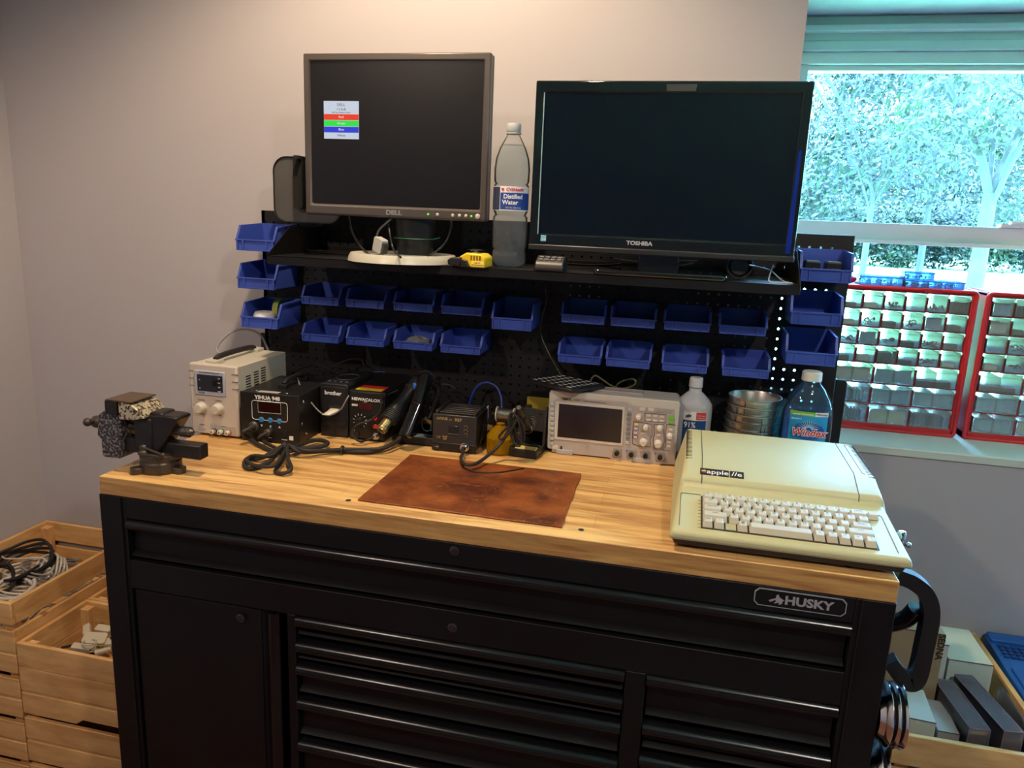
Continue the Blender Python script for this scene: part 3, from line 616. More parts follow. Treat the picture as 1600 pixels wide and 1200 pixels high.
txt('label_text', 'Distilled', .0118, (0, -.0362, .1385), M_INK_W, lab, bold=.0003, wrap=.0362, dx=.004)
txt('label_text', 'Water', .0118, (0, -.0362, .1275), M_INK_W, lab, bold=.0003, wrap=.0362, dx=-.002)
txt('label_text', '33.7 FL OZ (1 L)', .0045, (0, -.0362, .1175), M_INK_W, lab, wrap=.0362, dx=.005)
txt('label_text', 'CVSHealth', .0082, (0, -.0362, .1520), mat('label_red', (.6, .02, .03), .4, noise=0), lab, bold=.0002, wrap=.0362, dx=.008)
ht = MB(); ht.prism([(0, -.003), (.003, .0008), (.0024, .0026), (.001, .0026), (0, .0014), (-.001, .0026), (-.0024, .0026), (-.003, .0008)], -.0003, .0003); ht.build('heart_emblem', MATS['label_red'], lab, loc=(-.017, -.0325, .152), rot=(0, 0, -.48))
# --- glass disc, battery adapter, little black box
gd = thing('clear_disc', 'small clear round dish on a short post behind the yellow battery adapter', 'dish', (.580, .44, SZ))
MB().lathe([(.001, .028), (.018, .028), (.022, .0305), (.001, .0295)], (0, 0, 0), 'z', 28).build('dish', clear('clear_plastic', (.85, .9, .9), .35, .05, .15), gd)
MB().lathe([(.009, 0), (.004, .003), (.003, .028)], (0, 0, 0), 'z', 14).build('post', M_STEEL, gd)
ba = thing('battery_adapter', 'yellow and black power tool battery adapter on the shelf left of the water bottle', 'adapter', (.594, .362, SZ), -4)
MY = mat('tool_yellow', (.78, .50, .01), .4, noise=.03)
b = MB(); b.prism([(-.022, 0), (.034, 0), (.034, .020), (.024, .027), (-.006, .028), (-.020, .020)], -.024, .026, 'y'); b.build('housing', MY, ba, bevel=.003)
b = MB(); b.prism([(-.042, .003), (-.016, .0), (-.012, .014), (-.016, .020), (-.036, .017), (-.044, .012)], -.030, .026, 'y'); b.build('nose', M_BPL, ba, bevel=.003)
b = MB(); b.prism([(-.014, 0), (.004, 0), (-.002, .014), (-.014, .016)], -.032, -.023, 'y'); b.build('latch', M_BPL, ba, bevel=.002)
b = MB()
for k in range(4): b.box(.004 + k * .006, .007 + k * .006, -.0246, -.022, .014, .023)
b.build('vent', mat('dark_yellow', (.16, .09, .005), .6, noise=0), ba)
pn_ = B(.006, .032, -.0247, -.0235, .002, .0125).build('rating_label', mat('label_yellow', (.85, .72, .12), .5, noise=0), ba)
txt('rating_text', 'USB 5V', .0045, (.018, -.0249, .0095), MATS['label_red'], pn_); txt('rating_text', '20V MAX ADAPTER', .0028, (.019, -.0249, .0050), M_INK_K, pn_)
tl = B(-.004, .018, -.012, .010, .0275, .0284).build('top_label', M_BPL, ba)
txt('top_text', '20V', .008, (.007, -.002, .0286), MY, tl, rot=(0, 0, 0))
sb = thing('button_box', 'small black box with tiny buttons on the shelf right of the water bottle', 'controller', (.752, .372, SZ), -2)
MB().prism([(-.026, 0), (.018, 0), (.018, .026), (.004, .030), (-.020, .018), (-.026, .008)], -.029, .029, 'x').build('case', M_BPL, sb, bevel=.003)
b = MB()
R0 = Matrix.Translation((0, -.009, .0245)) @ Euler((math.radians(26), 0, 0)).to_matrix().to_4x4()
for i in range(4):
    for j in range(2): b.box(-.022 + i * .012, -.014 + i * .012, -.008 + j * .009, -.003 + j * .009, -.001, .0012, M=R0)
b.build('button', mat('button_grey', (.16, .16, .17), .4, noise=0), sb)
# ================================================================== ON THE BENCH
# --- bench vise
vi = thing('bench_vise', 'dark worn steel bench vise with flaking paint at the left corner of the worktop', 'vise', (.080, .067, H))
M_VI = mat('vise_iron', (.030, .027, .026), .38, .55, noise=.3, scale=40, bump=.3)
M_VP = speckle('flaked_silver_paint', (.03, .027, .026), (.24, .235, .25), .50, .56, 210, .4, .3, 9)
M_VG = speckle('flaked_gold_paint', (.07, .05, .03), (.55, .48, .34), .46, .50, 190, .35, .4, 9)
M_VB = mat('vise_base_iron', (.075, .062, .05), .4, .6, noise=.2, scale=60, bump=.2)
b = MB(); b.lathe([(.036, 0), (.0368, .003), (.0368, .020), (.0345, .022), (.0345, .024), (.0362, .026), (.0362, .034), (.032, .038)], (0, 0, 0), 'z', 40)
for a in (-6, 112, 232):
    M_ = Matrix.Rotation(math.radians(a), 4, 'Z'); b.rbox(.02, .054, -.011, .011, 0, .012, .010, 'z', M=M_)
b.build('swivel_base', M_VB, vi, bevel=.0015)
b = MB(); b.lathe([(.011, .036), (.010, .042), (.0075, .044), (.0075, .051), (.006, .054), (.001, .055)], (-.016, -.024, 0), 'z', 20)
b.tube([(-.012, -.025, .048), (.010, -.028, .044), (.030, -.031, .041)], .003, 8, 3); b.sphere((.030, -.031, .041), .0045)
b.prism([(-.032, -.008), (-.016, -.037), (.022, -.034), (.032, -.008)], .033, .040, 'z'); b.build('lock_lever', M_VB, vi, bevel=.001)
b = MB(); b.prism([(-.035, .038), (.010, .038), (.050, .100), (.056, .108), (.052, .112), (.030, .113), (.008, .1115), (-.035, .106)], -.021, .021)
b.box(-.0345, .002, -.024, .024, .045, .104); b.prism([(-.010, .108), (-.004, .116), (.018, .116), (.026, .108)], -.016, .022); b.build('fixed_body', M_VI, vi, bevel=.003)
b = MB(); b.prism([(-.057, .100), (-.028, .102), (-.004, .107), (-.024, .128), (-.057, .135)], -.033, .033); b.build('fixed_jaw', M_VG, vi, bevel=.0015)
b = MB(); b.box(-.084, -.028, -.0335, .0335, .1335, .1365); b.build('jaw_top', mat('worn_bronze', (.13, .085, .05), .4, .5, noise=.3, scale=50), vi, bevel=.001)
b = MB(); b.prism([(-.060, .130), (-.082, .130), (-.084, .120), (-.110, .102), (-.116, .060), (-.108, .055), (-.108, .024), (-.104, .020), (-.070, .020), (-.066, .028)], -.024, .024)
b.build('moving_jaw', M_VP, vi, bevel=.004)
b = MB(); b.box(-.086, -.060, -.0335, .0335, .108, .1335); b.build('jaw_plate', M_VI, vi, bevel=.0015)
b = MB(); b.box(-.075, .094, -.013, .013, .032, .060); b.build('guide_bar', M_VI, vi, bevel=.003)
b = MB(); b.tube([(-.132, 0, .080), (.03, 0, .080)], .008, 16); b.lathe([(.0082, .0), (.0082, .036), (.005, .042)], (.030, 0, .080), 'x', 16)
for k in range(6): b.lathe([(.0082, -.001), (.0100, .0), (.0082, .001)], (.048 + k * .0036, 0, .080), 'x', 18, cap=False)
b.lathe([(.011, -.012), (.012, -.008), (.012, .008), (.010, .012)], (-.128, 0, .080), 'x', 20); b.build('screw', M_DSTEEL, vi)
b = MB(); b.tube([(-.134, -.020, .084), (-.134, .05, .078)], .0038, 10); b.sphere((-.136, -.022, .0845), .0080); b.sphere((-.134, .052, .078), .0080); b.build('turning_handle', M_VB, vi)

def rect_px(x0, y0, x1, y1, Y):
    a = at(x0, y0, 'y', Y); c = at(x1, y1, 'y', Y); return a.x, c.x, c.z, a.z
# --- bench power supply
ps = thing('power_supply', 'cream bench power supply with a black carry handle and two round knobs', 'power supply', (-.010, .287, H))
M_CR = mat('cream_enamel', (.50, .47, .39), .45, noise=.03, scale=80); M_PK = mat('pinkish_cream_plastic', (.52, .45, .39), .45, noise=.03)
B(.002, .113, .012, .205, .006, .158).build('case', M_CR, ps, bevel=.002)
fb = MB(); fb.box(0, .115, -.002, .014, .004, .160); fb.build('front_panel', M_PK, ps, bevel=.004)
g = MB()
for z in (.142, .126, .110): 
    g.box(-.0005, .011, -.0026, .002, z - .0007, z + .0007); g.box(.103, .1155, -.0026, .002, z - .0007, z + .0007)
g.build('groove', mat('groove_brown', (.13, .10, .08), .6, noise=0), ps)
def L(px, py, Y, o): q = at(px, py, 'y', Y); return (q.x - o[0], q.z - o[2])
O = (-.010, .287, H)
a = L(305, 577, .287, O); c = L(354.5, 620, .287, O)
B(a[0], c[0], -.006, 0, c[1], a[1]).build('display_surround', mat('lavender_frame', (.36, .38, .46), .4, noise=0), ps, bevel=.002)
a = L(310.5, 583.5, .287, O); c = L(351, 613, .287, O)
ds = B(a[0], c[0], -.0066, -.004, c[1], a[1]).build('display', M_BPLG, ps)
for k, s_ in enumerate(('C.V', 'C.C', 'O.P', 'OUT')): txt('display_text', s_, .0035, (c[0] - .008, -.0068, a[1] - .006 - k * .0095), M_INK_W, ds)
for k, s_ in enumerate(('V', 'A')): txt('display_text', s_, .004, (a[0] + .006, -.0068, a[1] - .012 - k * .018), M_INK_W, ds)
txt('panel_text', 'DC REGULATED POWER SUPPLY', .0034, ((a[0] + c[0]) / 2, -.0062, a[1] + .0048), M_INK_K, ps)
txt('panel_text', 'POWER', .0042, (a[0] + .010, -.0062, c[1] - .0042), M_INK_K, ps)
for (px, py, s_) in ((316.5, 636, 'VOLTAGE'), (343, 638, 'CURRENT')):
    q = L(px, py, .287, O); k = MB(); k.lathe([(.0125, -.002), (.0120, -.006), (.0105, -.016), (.009, -.018), (.001, -.018)], (q[0], 0, q[1]), 'y', 26)
    k.lathe([(.0135, 0), (.0135, -.003), (.0125, -.003)], (q[0], 0, q[1]), 'y', 26); k.box(q[0] - .0007, q[0] + .0007, -.0187, -.017, q[1], q[1] + .008); k.build('knob', mat('knob_cream', (.55, .50, .42), .4, noise=0), ps)
    txt('panel_text', s_, .0036, (q[0], -.0023, q[1] + .0165), M_INK_K, ps); txt('panel_text', 'FINE', .003, (q[0] + .002, -.0023, q[1] - .0155), M_INK_K, ps); txt('panel_text', 'MAX', .003, (q[0] - .0175, -.0023, q[1] + .003), M_INK_K, ps)
q = L(317, 668.5, .287, O); MB().rbox(q[0] - .010, q[0] + .008, -.0045, -.001, q[1] - .005, q[1] + .005, .0048, 'y').build('power_switch', mat('switch_grey', (.35, .36, .40), .3, noise=0), ps, bevel=.001)
txt('panel_text', 'POWER', .0032, (q[0], -.0023, q[1] + .0075), M_INK_K, ps)
a = L(330, 662, .287, O); c = L(370, 680, .287, O); B(a[0], c[0], -.003, -.001, c[1] + .001, a[1]).build('post_plate', mat('post_plate_grey', (.40, .37, .34), .5, noise=0), ps, bevel=.001)
txt('panel_text', 'OUTPUT', .0030, ((a[0] + c[0]) / 2, -.0032, a[1] - .0022), M_INK_K, ps)
for px, py, cm in ((336, 673, (.02, .02, .02)), (347.5, 674, (.03, .16, .06)), (358.5, 675, (.5, .03, .02))):
    q = L(px, py, .287, O); k = MB(); k.lathe([(.0052, -.002), (.0052, -.012), (.0042, -.014), (.0022, -.014), (.0022, -.010), (.001, -.010)], (q[0], 0, q[1]), 'y', 18)
    po_ = k.build('binding_post', MATS['knob_cream'], ps); MB().lathe([(.0062, -.001), (.0062, -.004), (.005, -.004)], (q[0] + .001, 0, q[1]), 'y', 18).build('collar', mat('post_%d' % px, cm, .4, noise=0), po_)
for q_ in ((.035, .062, .006, .035), (.030, .060, .170, .198)): B(*q_, .158, .166).build('handle_mount', M_CR, ps, bevel=.001)
hb = MB(); hb.tube([(.048, .024, .166), (.048, .04, .1705), (.047, .10, .172), (.046, .16, .1705), (.045, .18, .166)], .0062, 10, 4); hb.build('carry_handle', M_RUB, ps)
vn = MB()
for gcol, y0 in enumerate((.034, .066, .095)):
    for k in range(7): vn.box(.1125, .1134, y0, y0 + .019, .095 + k * .0058 + gcol * .0035, .0975 + k * .0058 + gcol * .0035)
vn.build('vent_slot', M_INK_K, ps)
for x_ in (.015, .1):
    for y_ in (.02, .19): MB().lathe([(.006, 0), (.006, .0065)], (x_, y_, 0), 'z', 12).build('foot', M_RUB, ps)
cable('power_cord', 'pale grey cord arching behind the cream power supply', 'cord', [(.005, .50, H + .13), at(340, 550, 'y', .51), at(354, 524, 'y', .53), at(380, 514, 'y', .55), at(405, 522, 'y', .57), at(418, 545, 'y', .58), (.045, .53, H + .10)], .0028, mat('cord_pale_grey', (.30, .29, .30), .45, noise=0))

# --- black soldering station 948
s9 = thing('soldering_station', 'black desoldering station numbered 948 with three blue buttons beside the power supply', 'soldering station', (.1135, .284, H), 2.2)
M_SB = mat('station_black', (.010, .0095, .0095), .38, noise=.15, scale=150, bump=.15)
B(0, .132, 0, .175, .004, .108).build('case', M_SB, s9, bevel=.0015)
B(-.001, .133, -.002, .002, .003, .1085).build('front_panel', M_SB, s9, bevel=.001)
def fl_(x, z): return x, z       # local front coordinates measured from the photograph: 0..0.132 across, 0..0.108 up
txt('lettering', 'YIHUA 948', .0115, (.062, -.0026, .0985), M_INK_W, s9, bold=.0004, sx=1.05)
fr = MB(); fr.tube([(x, -.0024, z) for x, z in rpoly(.026, .107, .050, .0915, .006, 4)], .0006, 5, closed=True); fr.tube([(x, -.0024, z) for x, z in [(.040, .0665), (.092, .0665), (.092, .0905), (.040, .0905)]], .0005, 4, closed=True); fr.build('printed_frame', M_INK_W, s9)
B(.041, .091, -.0028, -.001, .0672, .090).build('display', mat('red_black_display', (.018, .003, .003), .15, noise=0), s9)
txt('panel_text', 'TEMP', .0035, (.066, -.0026, .0925), M_INK_W, s9)
for k in range(3):
    x = .047 + k * .0205; MB().lathe([(.0058, -.001), (.0058, -.003), (.0045, -.0042), (.001, -.0042)], (x, 0, .0505), 'y', 20).build('button', mat('blue_button', (.03, .20, .48), .35, noise=0), s9)
tr = MB(); 
for x, up_ in ((.047, -1), (.088, 1)): tr.prism([(x - .0028, .0375 - up_ * .002), (x + .0028, .0375 - up_ * .002), (x, .0375 + up_ * .003)], -.0026, -.0022)
tr.prism([(.0675 + (.0032 if i % 2 == 0 else .0013) * math.sin(i * PI / 5), .0375 + (.0032 if i % 2 == 0 else .0013) * math.cos(i * PI / 5)) for i in range(10)], -.0026, -.0022)
tr.build('printed_symbol', M_INK_W, s9)
c = MB(); c.lathe([(.0115, -.001), (.0115, -.006), (.008, -.008), (.0055, -.02), (.0045, -.024)], (.030, 0, .034), 'y', 22); c.lathe([(.0075, -.002), (.0075, -.016), (.0055, -.018)], (.066, 0, .027), 'y', 22); c.build('socket', M_DSTEEL, s9)
c = MB(); c.box(.094, .105, -.0035, 0, .018, .032); c.build('power_switch', M_BPL, s9, bevel=.0006)
txt('panel_text', 'POWER', .0036, (.099, -.0026, .0105), M_INK_W, s9); txt('panel_text', 'IRON', .0032, (.066, -.0026, .012), M_INK_W, s9)
B(.110, .119, -.0026, -.0022, .011, .020).build('printed_square', M_INK_W, s9)
c = MB()
for x, y, z in ((.1328, .02, .092), (.1328, .03, .020), (.1328, .012, .045)): c.lathe([(.0032, 0), (.0026, .0016), (.001, .002)], (x, y, z), 'x', 12)
for x in (.028, .098): c.lathe([(.003, 0), (.0024, .0014), (.001, .0016)], (x, .016, .108), 'z', 12)
c.build('screw', M_CHROME, s9)
B(.035, .082, .006, .020, .108, .1086).build('paper_label', mat('aged_label', (.38, .36, .32), .6, noise=.15), s9)
c = MB(); c.box(.058, .078, .050, .066, .108, .117); c.box(.062, .082, .140, .155, .108, .117); c.tube([(.068, .06, .116), (.069, .08, .124), (.071, .125, .124), (.072, .148, .116)], .0055, 8, 4); c.build('carry_handle', M_BPL, s9, bevel=.001)
for x_ in (.012, .12):
    for y_ in (.015, .16): MB().lathe([(.006, 0), (.006, .0045)], (x_, y_, 0), 'z', 12).build('foot', M_RUB, s9)
# bundled hose of the station: loops, tie and run to the wand on the right
SM = s9.matrix_world if False else Matrix.Translation((.1135, .284, H)) @ Matrix.Rotation(math.radians(2.2), 4, 'Z')
hs = thing('cord_bundle', 'looped and tied black hose lying on the wood in front of the 948 station', 'cord', (0, 0, 0))
r = .0046; Zc = H + r + .0005
def zpt(px, py, dz=0): q = at(px, py, 'z', Zc + dz); return q
A0 = SM @ Vector((.030, -.022, .034)); A1 = SM @ Vector((.066, -.016, .027)); 
tie = zpt(446, 706, .004)
b = MB(); b.tube([A0, A0 + Vector((-.008, -.012, -.006)), zpt(388, 684, .006) , zpt(408, 697), zpt(430, 706, .0), tie + Vector((.01, -.006, .004)), zpt(470, 701, .006), zpt(505, 697, .004), zpt(511, 691, .006), zpt(490, 688, .004), zpt(455, 700, .012), tie + Vector((-.004, .01, .012)),
        zpt(410, 715, .004), zpt(388, 716), zpt(382, 726), zpt(392, 732), zpt(420, 722, .002), tie + Vector((0, 0, .014)), zpt(470, 706, .008), zpt(520, 704, .002), zpt(575, 706, .001), zpt(605, 698, .004), zpt(622, 686, .012), at(636, 672, 'y', .335)], r, 10, 6)
b.build('thick_hose', M_RUB, hs)
b = MB(); b.tube([A1, A1 + Vector((-.010, -.014, -.008)), zpt(412, 690, .004), zpt(440, 704, .004), tie + Vector((.004, 0, .006)), zpt(440, 722, .006), zpt(430, 736, .0), zpt(441, 740, -.0), zpt(455, 733, .006), zpt(450, 716, .012), tie + Vector((0, .0, .018)),
        zpt(425, 712, .012), zpt(396, 712, .008), zpt(386, 719, .009), zpt(398, 727, .008), zpt(430, 727, .012), tie + Vector((.01, -.004, .012)), zpt(480, 704, .012), zpt(540, 702, .006), zpt(600, 700, .008), zpt(628, 682, .02), at(640, 668, 'y', .335)], .0036, 10, 6)
b.build('thin_cable', M_RUB, hs)
b = MB(); b.lathe([(.012, -.004), (.0135, -.003), (.0135, .003), (.012, .004)], (0, 0, 0), 'x', 16); b.build('cable_tie', M_BPL, hs, loc=tie + Vector((0, 0, .009)), rot=(0, 0, .3), )
b = MB(); b.lathe([(.008, -.003), (.009, -.002), (.009, .002), (.008, .003)], (0, 0, 0), 'x', 14); b.build('cable_tie', M_BPL, hs, loc=zpt(535, 703, .005), rot=(0, 0, .1))

# --- label printer
lp = thing('label_printer', 'upright black label printer with a strip of tape sticking out, between two stations', 'printer', (.2505, .374, H), 1)
M_LP = mat('printer_black', (.014, .014, .016), .32, noise=.05)
MB().rbox(0, .066, 0, .155, 0, .121, .008, 'y').build('body', M_LP, lp, bevel=.002)
MB().rbox(.004, .062, -.002, .004, .026, .114, .006, 'y').build('front_cover', M_LP, lp, bevel=.001)
B(.032, .034, -.0008, .001, .0, .026).build('seam', M_INK_K, lp)
txt('lettering', 'brother', .0125, (.032, -.0026, .100), M_INK_W, lp, bold=.0003)
B(.022, .050, -.003, .0, .056, .073).build('tape_slot', M_INK_K, lp)
tp = MB(); tp.add([(.026, -.002, .066), (.047, -.002, .066), (.026, -.018, .063), (.047, -.014, .063), (.020, -.034, .058), (.036, -.032, .058)], [(0, 1, 3, 2), (2, 3, 5, 4)]); tp.build('label_tape', mat('tape_white', (.7, .66, .55), .5, noise=0), lp, solid=.0004)
tp = MB(); tp.tube([(.033 + .024 * math.cos(a), .075 + .032 * math.sin(a), .1213) for a in [2 * PI * k / 28 for k in range(28)]], .0006, 5, closed=True); tp.build('reel_ring', mat('ring_grey', (.10, .10, .10), .4), lp)
bt_ = MB()
for k in range(4): bt_.lathe([(.003, 0), (.003, .0012), (.001, .0016)], (.013 + k * .0135, .022, .1208), 'z', 10)
bt_.build('button', mat('ring_grey', (.1, .1, .1), .4), lp)
cable('thin_cable', 'thin grey cord looping over the 948 station and in front of the label printer' , 'cable', [at(465, 590, 'y', .42), at(470, 605, 'y', .38), at(483, 625, 'y', .35), at(500, 644, 'y', .345), at(515, 649, 'y', .345), at(532, 640, 'y', .35), at(541, 625, 'y', .355), at(545, 618, 'y', .362)], .0017, M_CG)
cable('thin_cable', 'thin black cord arching above the label printer against the pegboard', 'cord', [at(462, 586, 'y', .46), at(500, 592, 'y', .50), at(520, 573, 'y', .54), at(545, 562, 'y', .56), at(565, 563, 'y', .56), at(569, 580, 'y', .54), at(562, 597, 'y', .50)], .0016, M_CB)
cable('thin_cable', 'thin black cord running back from the station top toward the pegboard', 'cord', [at(455, 582, 'y', .47), at(490, 571, 'y', .56), at(515, 577, 'y', .57), at(530, 586, 'y', .55)], .0015, M_CB)

# --- hot air station
na = thing('hot_air_station', 'black hot air rework station with a dial, red display and two red buttons', 'hot air station', (.3205, .3705, H), 0)
B(0, .084, 0, .20, .003, .112).build('case', M_SB, na, bevel=.003)
MB().rbox(.003, .081, -.003, .002, .006, .109, .006, 'y').build('front_panel', mat('panel_black', (.012, .010, .009), .3, noise=0), na, bevel=.0008)
txt('lettering', 'NEWACALOX', .0088, (.0415, -.0034, .0935), M_INK_W, na, bold=.0003, sx=1.18)
txt('panel_text', '858D', .0062, (.0155, -.0034, .0795), M_INK_W, na, bold=.0003); txt('panel_text', 'AIR', .0042, (.013, -.0034, .0225), M_INK_W, na)
B(.026, .056, -.0036, -.002, .072, .086).build('display', mat('red_display', (.16, .012, .01), .25, noise=0, emit=.25), na)
txt('display_text', '888', .010, (.040, -.0038, .079), mat('red_segment', (.06, .003, .003), .4, noise=0), na)
txt('panel_text', 'TEMP', .0032, (.040, -.0034, .0885), M_INK_W, na)
q = (.0275, .045); MB().lathe([(.0085, -.003), (.0080, -.010), (.0065, -.0155), (.001, -.0155)], (q[0], 0, q[1]), 'y', 24).build('dial', M_BPL, na)
tk = MB()
for k in range(10):
    a = math.radians(-140 + 31 * k); R_ = Matrix.Translation((q[0] + .0145 * math.sin(a), -.0033, q[1] + .0145 * math.cos(a))) @ Matrix.Rotation(a, 4, 'Y'); tk.box(-.0005, .0005, -.0002, .0002, -.0022, .0022, M=R_)
tk.build('dial_mark', M_INK_W, na)
for z in (.055, .036): MB().lathe([(.0052, -.003), (.0052, -.005), (.004, -.0062), (.001, -.0062)], (.0635, 0, z), 'y', 18).build('button', mat('red_button', (.62, .03, .02), .35, noise=0), na)
B(.017, .026, -.005, -.002, .006, .020).build('power_switch', M_BPL, na, bevel=.0006)
c = MB(); c.lathe([(.0085, -.002), (.0085, -.007), (.0065, -.007), (.0065, -.013), (.005, -.014)], (.066, 0, .015), 'y', 6); c.build('hose_nut', M_STEEL, na)
for k, (cc, y0, y1) in enumerate((((.62, .02, .02), .030, .052), ((.78, .55, .02), .008, .028))): B(.012, .072, y0, y1, .112, .1126).build('warning_label', mat('warning_%d' % k, cc, .5, noise=0), na)
for x_ in (.01, .074):
    for y_ in (.012, .18): MB().lathe([(.005, 0), (.005, .0035)], (x_, y_, 0), 'z', 12).build('foot', M_RUB, na)
cable('hose', 'black hose curving from the hot air station socket up across its front', 'hose', [(.384, .357, .975), (.372, .345, .970), at(563, 690, 'y', .33), at(553, 683, 'y', .33), at(551, 672, 'y', .335), at(560, 663, 'y', .34), at(580, 656, 'y', .35), at(594, 643, 'y', .355), at(597, 628, 'y', .358), at(604, 618, 'y', .38), at(622, 610, 'y', .40)], .0024, M_CB)

# --- stand with hot air gun and desolder wand
hw = thing('tool_holder', 'black tool holder tray with a pale sponge and an upright cradle between the two stations', 'holder', (.437, .378, H), 1)
b = MB(); b.box(0, .076, 0, .11, 0, .004); b.box(0, .076, 0, .002, 0, .018); b.box(0, .002, 0, .11, 0, .018); b.box(.074, .076, 0, .11, 0, .018); b.box(0, .076, .108, .11, 0, .018); b.build('tray', M_BPL, hw, bevel=.001)
B(.024, .072, .004, .045, .004, .014).build('sponge', mat('pale_sponge', (.36, .42, .44), .9, noise=.1, bump=.6), hw, bevel=.002)
b = MB(); b.box(.006, .012, .06, .10, .004, .135); b.box(.052, .058, .06, .10, .004, .135); b.tube([(.009, .055, .12), (.03, .045, .135), (.055, .055, .12)], .004, 8, 4); b.tube([(.02, .06, .13), (.045, .05, .142), (.066, .06, .13)], .003, 8, 4); b.build('cradle', M_BPL, hw, bevel=.001)
b = MB(); 
for k in range(3): b.tube([(.044 + .012 * math.cos(a), .05, .035 + .016 * math.sin(a) + k * .0) for a in [2 * PI * j / 16 for j in range(16)]], .001, 5, closed=True)
b.tube([(.055, .052, .02), (.052, .052, .075)], .003, 6); b.build('spring_wire', M_STEEL, hw)
def axis_lathe(name, parent, A, Bp, prof, m, n=24, ang=35):
    """prof = (radius, fraction along A->B)"""
    A = Vector(A); Bp = Vector(Bp); d = Bp - A; q = d.to_track_quat('Z', 'Y').to_matrix().to_4x4(); M_ = Matrix.Translation(A) @ q
    return MB().lathe([(r_, f_ * d.length) for r_, f_ in prof], (0, 0, 0), 'z', n, M=M_, cap=True).build(name, m, parent, ang=ang)
hg = thing('hot_air_gun', 'black ribbed hot air gun with a brass nozzle leaning over the hot air station side', 'hot air gun', (0, 0, 0))
nz0 = at(595, 673, 'y', .325); tp0 = at(653, 594, 'y', .425); 
brass = mat('brass_nozzle', (.45, .33, .16), .28, .9, noise=.1)
axis_lathe('nozzle', hg, nz0, tp0, [(.0085, 0), (.0105, .0), (.0108, .02), (.0125, .03), (.0125, .06), (.0108, .07), (.0112, .2)], brass)
axis_lathe('nozzle_bore', hg, nz0, tp0, [(.0085, -.002), (.0085, .002)], M_INK_K)
rb = [(.016, .19)]
for k in range(6): rb += [(.0185, .205 + k * .028), (.0185, .219 + k * .028), (.0162, .22 + k * .028), (.0162, .232 + k * .028)]
axis_lathe('ribbed_sleeve', hg, nz0, tp0, rb + [(.018, .38)], M_RUB)
axis_lathe('handle', hg, nz0, tp0, [(.018, .37), (.0175, .42), (.0145, .50), (.0135, .62), (.014, .85), (.0165, .92), (.014, 1.0)], M_BPL)
axis_lathe('ring', hg, nz0, tp0, [(.0145, .79), (.0165, .80), (.0165, .83), (.0145, .84)], mat('gun_ring', (.035, .025, .02), .35))
wd = thing('desolder_wand', 'glossy black soldering gun handle with a blue switch leaning beside the hot air gun', 'soldering gun', (0, 0, 0))
w0 = at(633, 682, 'y', .335); w1 = at(654, 630, 'y', .375); w2 = at(666, 588, 'y', .42)
b = MB(); d0 = (w1 - w0); q = d0.to_track_quat('Z', 'Y').to_matrix().to_4x4(); b.rbox(-.014, .014, -.012, .012, 0, d0.length, .008, 'z', M=Matrix.Translation(w0) @ q)
b.build('grip', M_BPLG, wd, bevel=.003)
d1 = (w2 - w1); q = d1.to_track_quat('Z', 'Y').to_matrix().to_4x4(); b = MB(); b.rbox(-.0125, .0125, -.016, .016, -.008, d1.length, .007, 'z', M=Matrix.Translation(w1) @ q); b.build('head', M_BPLG, wd, bevel=.003)
q3 = at(648, 603, 'y', .392); b = MB(); b.sphere(q3, .0048, sc=(1, .5, 1.5)); b.build('blue_switch', mat('switch_blue', (.03, .16, .55), .3, noise=0), wd)
b = MB(); b.tube([w2 + Vector((.01, 0, -.01)), at(685, 610, 'y', .44), at(676, 640, 'y', .43), at(670, 655, 'y', .42)], .006, 8, 5); b.build('barrel', M_BPL, wd)
cable('thin_cable', 'thin black cord making a loop right of the soldering gun head', 'cord', [at(655, 582, 'y', .45), at(668, 580, 'y', .46), at(679, 592, 'y', .46), at(677, 606, 'y', .45), at(666, 615, 'y', .44)], .0013, M_CB)

# --- 937 station
s7 = thing('soldering_station', 'small dark soldering station numbered 937 with gold lettering and an LCD', 'soldering station', (.5175, .3605, H), 1.5)
B(0, .095, .001, .105, .004, .0795).build('case', M_SB, s7, bevel=.002)
MB().prism([(0, .003), (.0955, .003), (.0955, .0815), (0, .0815)], -.003, .003).build('front_panel', mat('charcoal_panel', (.028, .026, .026), .35, noise=.05), s7, bevel=.002)
b = MB()
for k in range(6): b.tube([(.010, .014 + k * .015, .0815), (.085, .014 + k * .015, .0815)], .0022, 6)
b.box(.004, .010, .004, .10, .079, .087); b.box(.086, .0915, .004, .10, .079, .087); b.build('top_rack', mat('rack_brown', (.03, .027, .025), .4), s7, bevel=.001)
b = MB(); b.add([(.0965, .02, .010), (.0965, .095, .030), (.0965, .095, .078), (.0965, .085, .078)], [(0, 1, 2, 3)]); b.build('side_bracket', M_BPL, s7, solid=.001)
B(.0955, .097, .09, .102, .045, .082).build('side_label', M_WHITEP, s7)
txt('lettering', '937', .0088, (.056, -.0034, .0715), M_GOLD, s7, bold=.0004, sx=1.15); txt('lettering', 'AOYUE', .0072, (.021, -.0034, .0718), M_GOLD, s7, bold=.0002); txt('lettering', 'int', .006, (.039, -.0034, .0708), M_GOLD, s7)
txt('panel_text', 'CE', .0072, (.014, -.0034, .031), M_GOLD, s7); txt('panel_text', 'RoHS', .0045, (.028, -.0034, .033), M_GOLD, s7, bold=.0002); txt('panel_text', 'ESD', .0045, (.028, -.0034, .028), M_GOLD, s7, bold=.0002)
B(.035, .058, -.0036, -.001, .041, .0575).build('display', mat('lcd_grey', (.015, .018, .02), .2, noise=0), s7, bevel=.0006)
b = MB(); b.tube([(.0345, -.0034, .0405), (.0585, -.0034, .0405)], .0006, 5); b.build('display_ledge', mat('ledge_grey', (.10, .10, .10), .5, noise=0), s7)
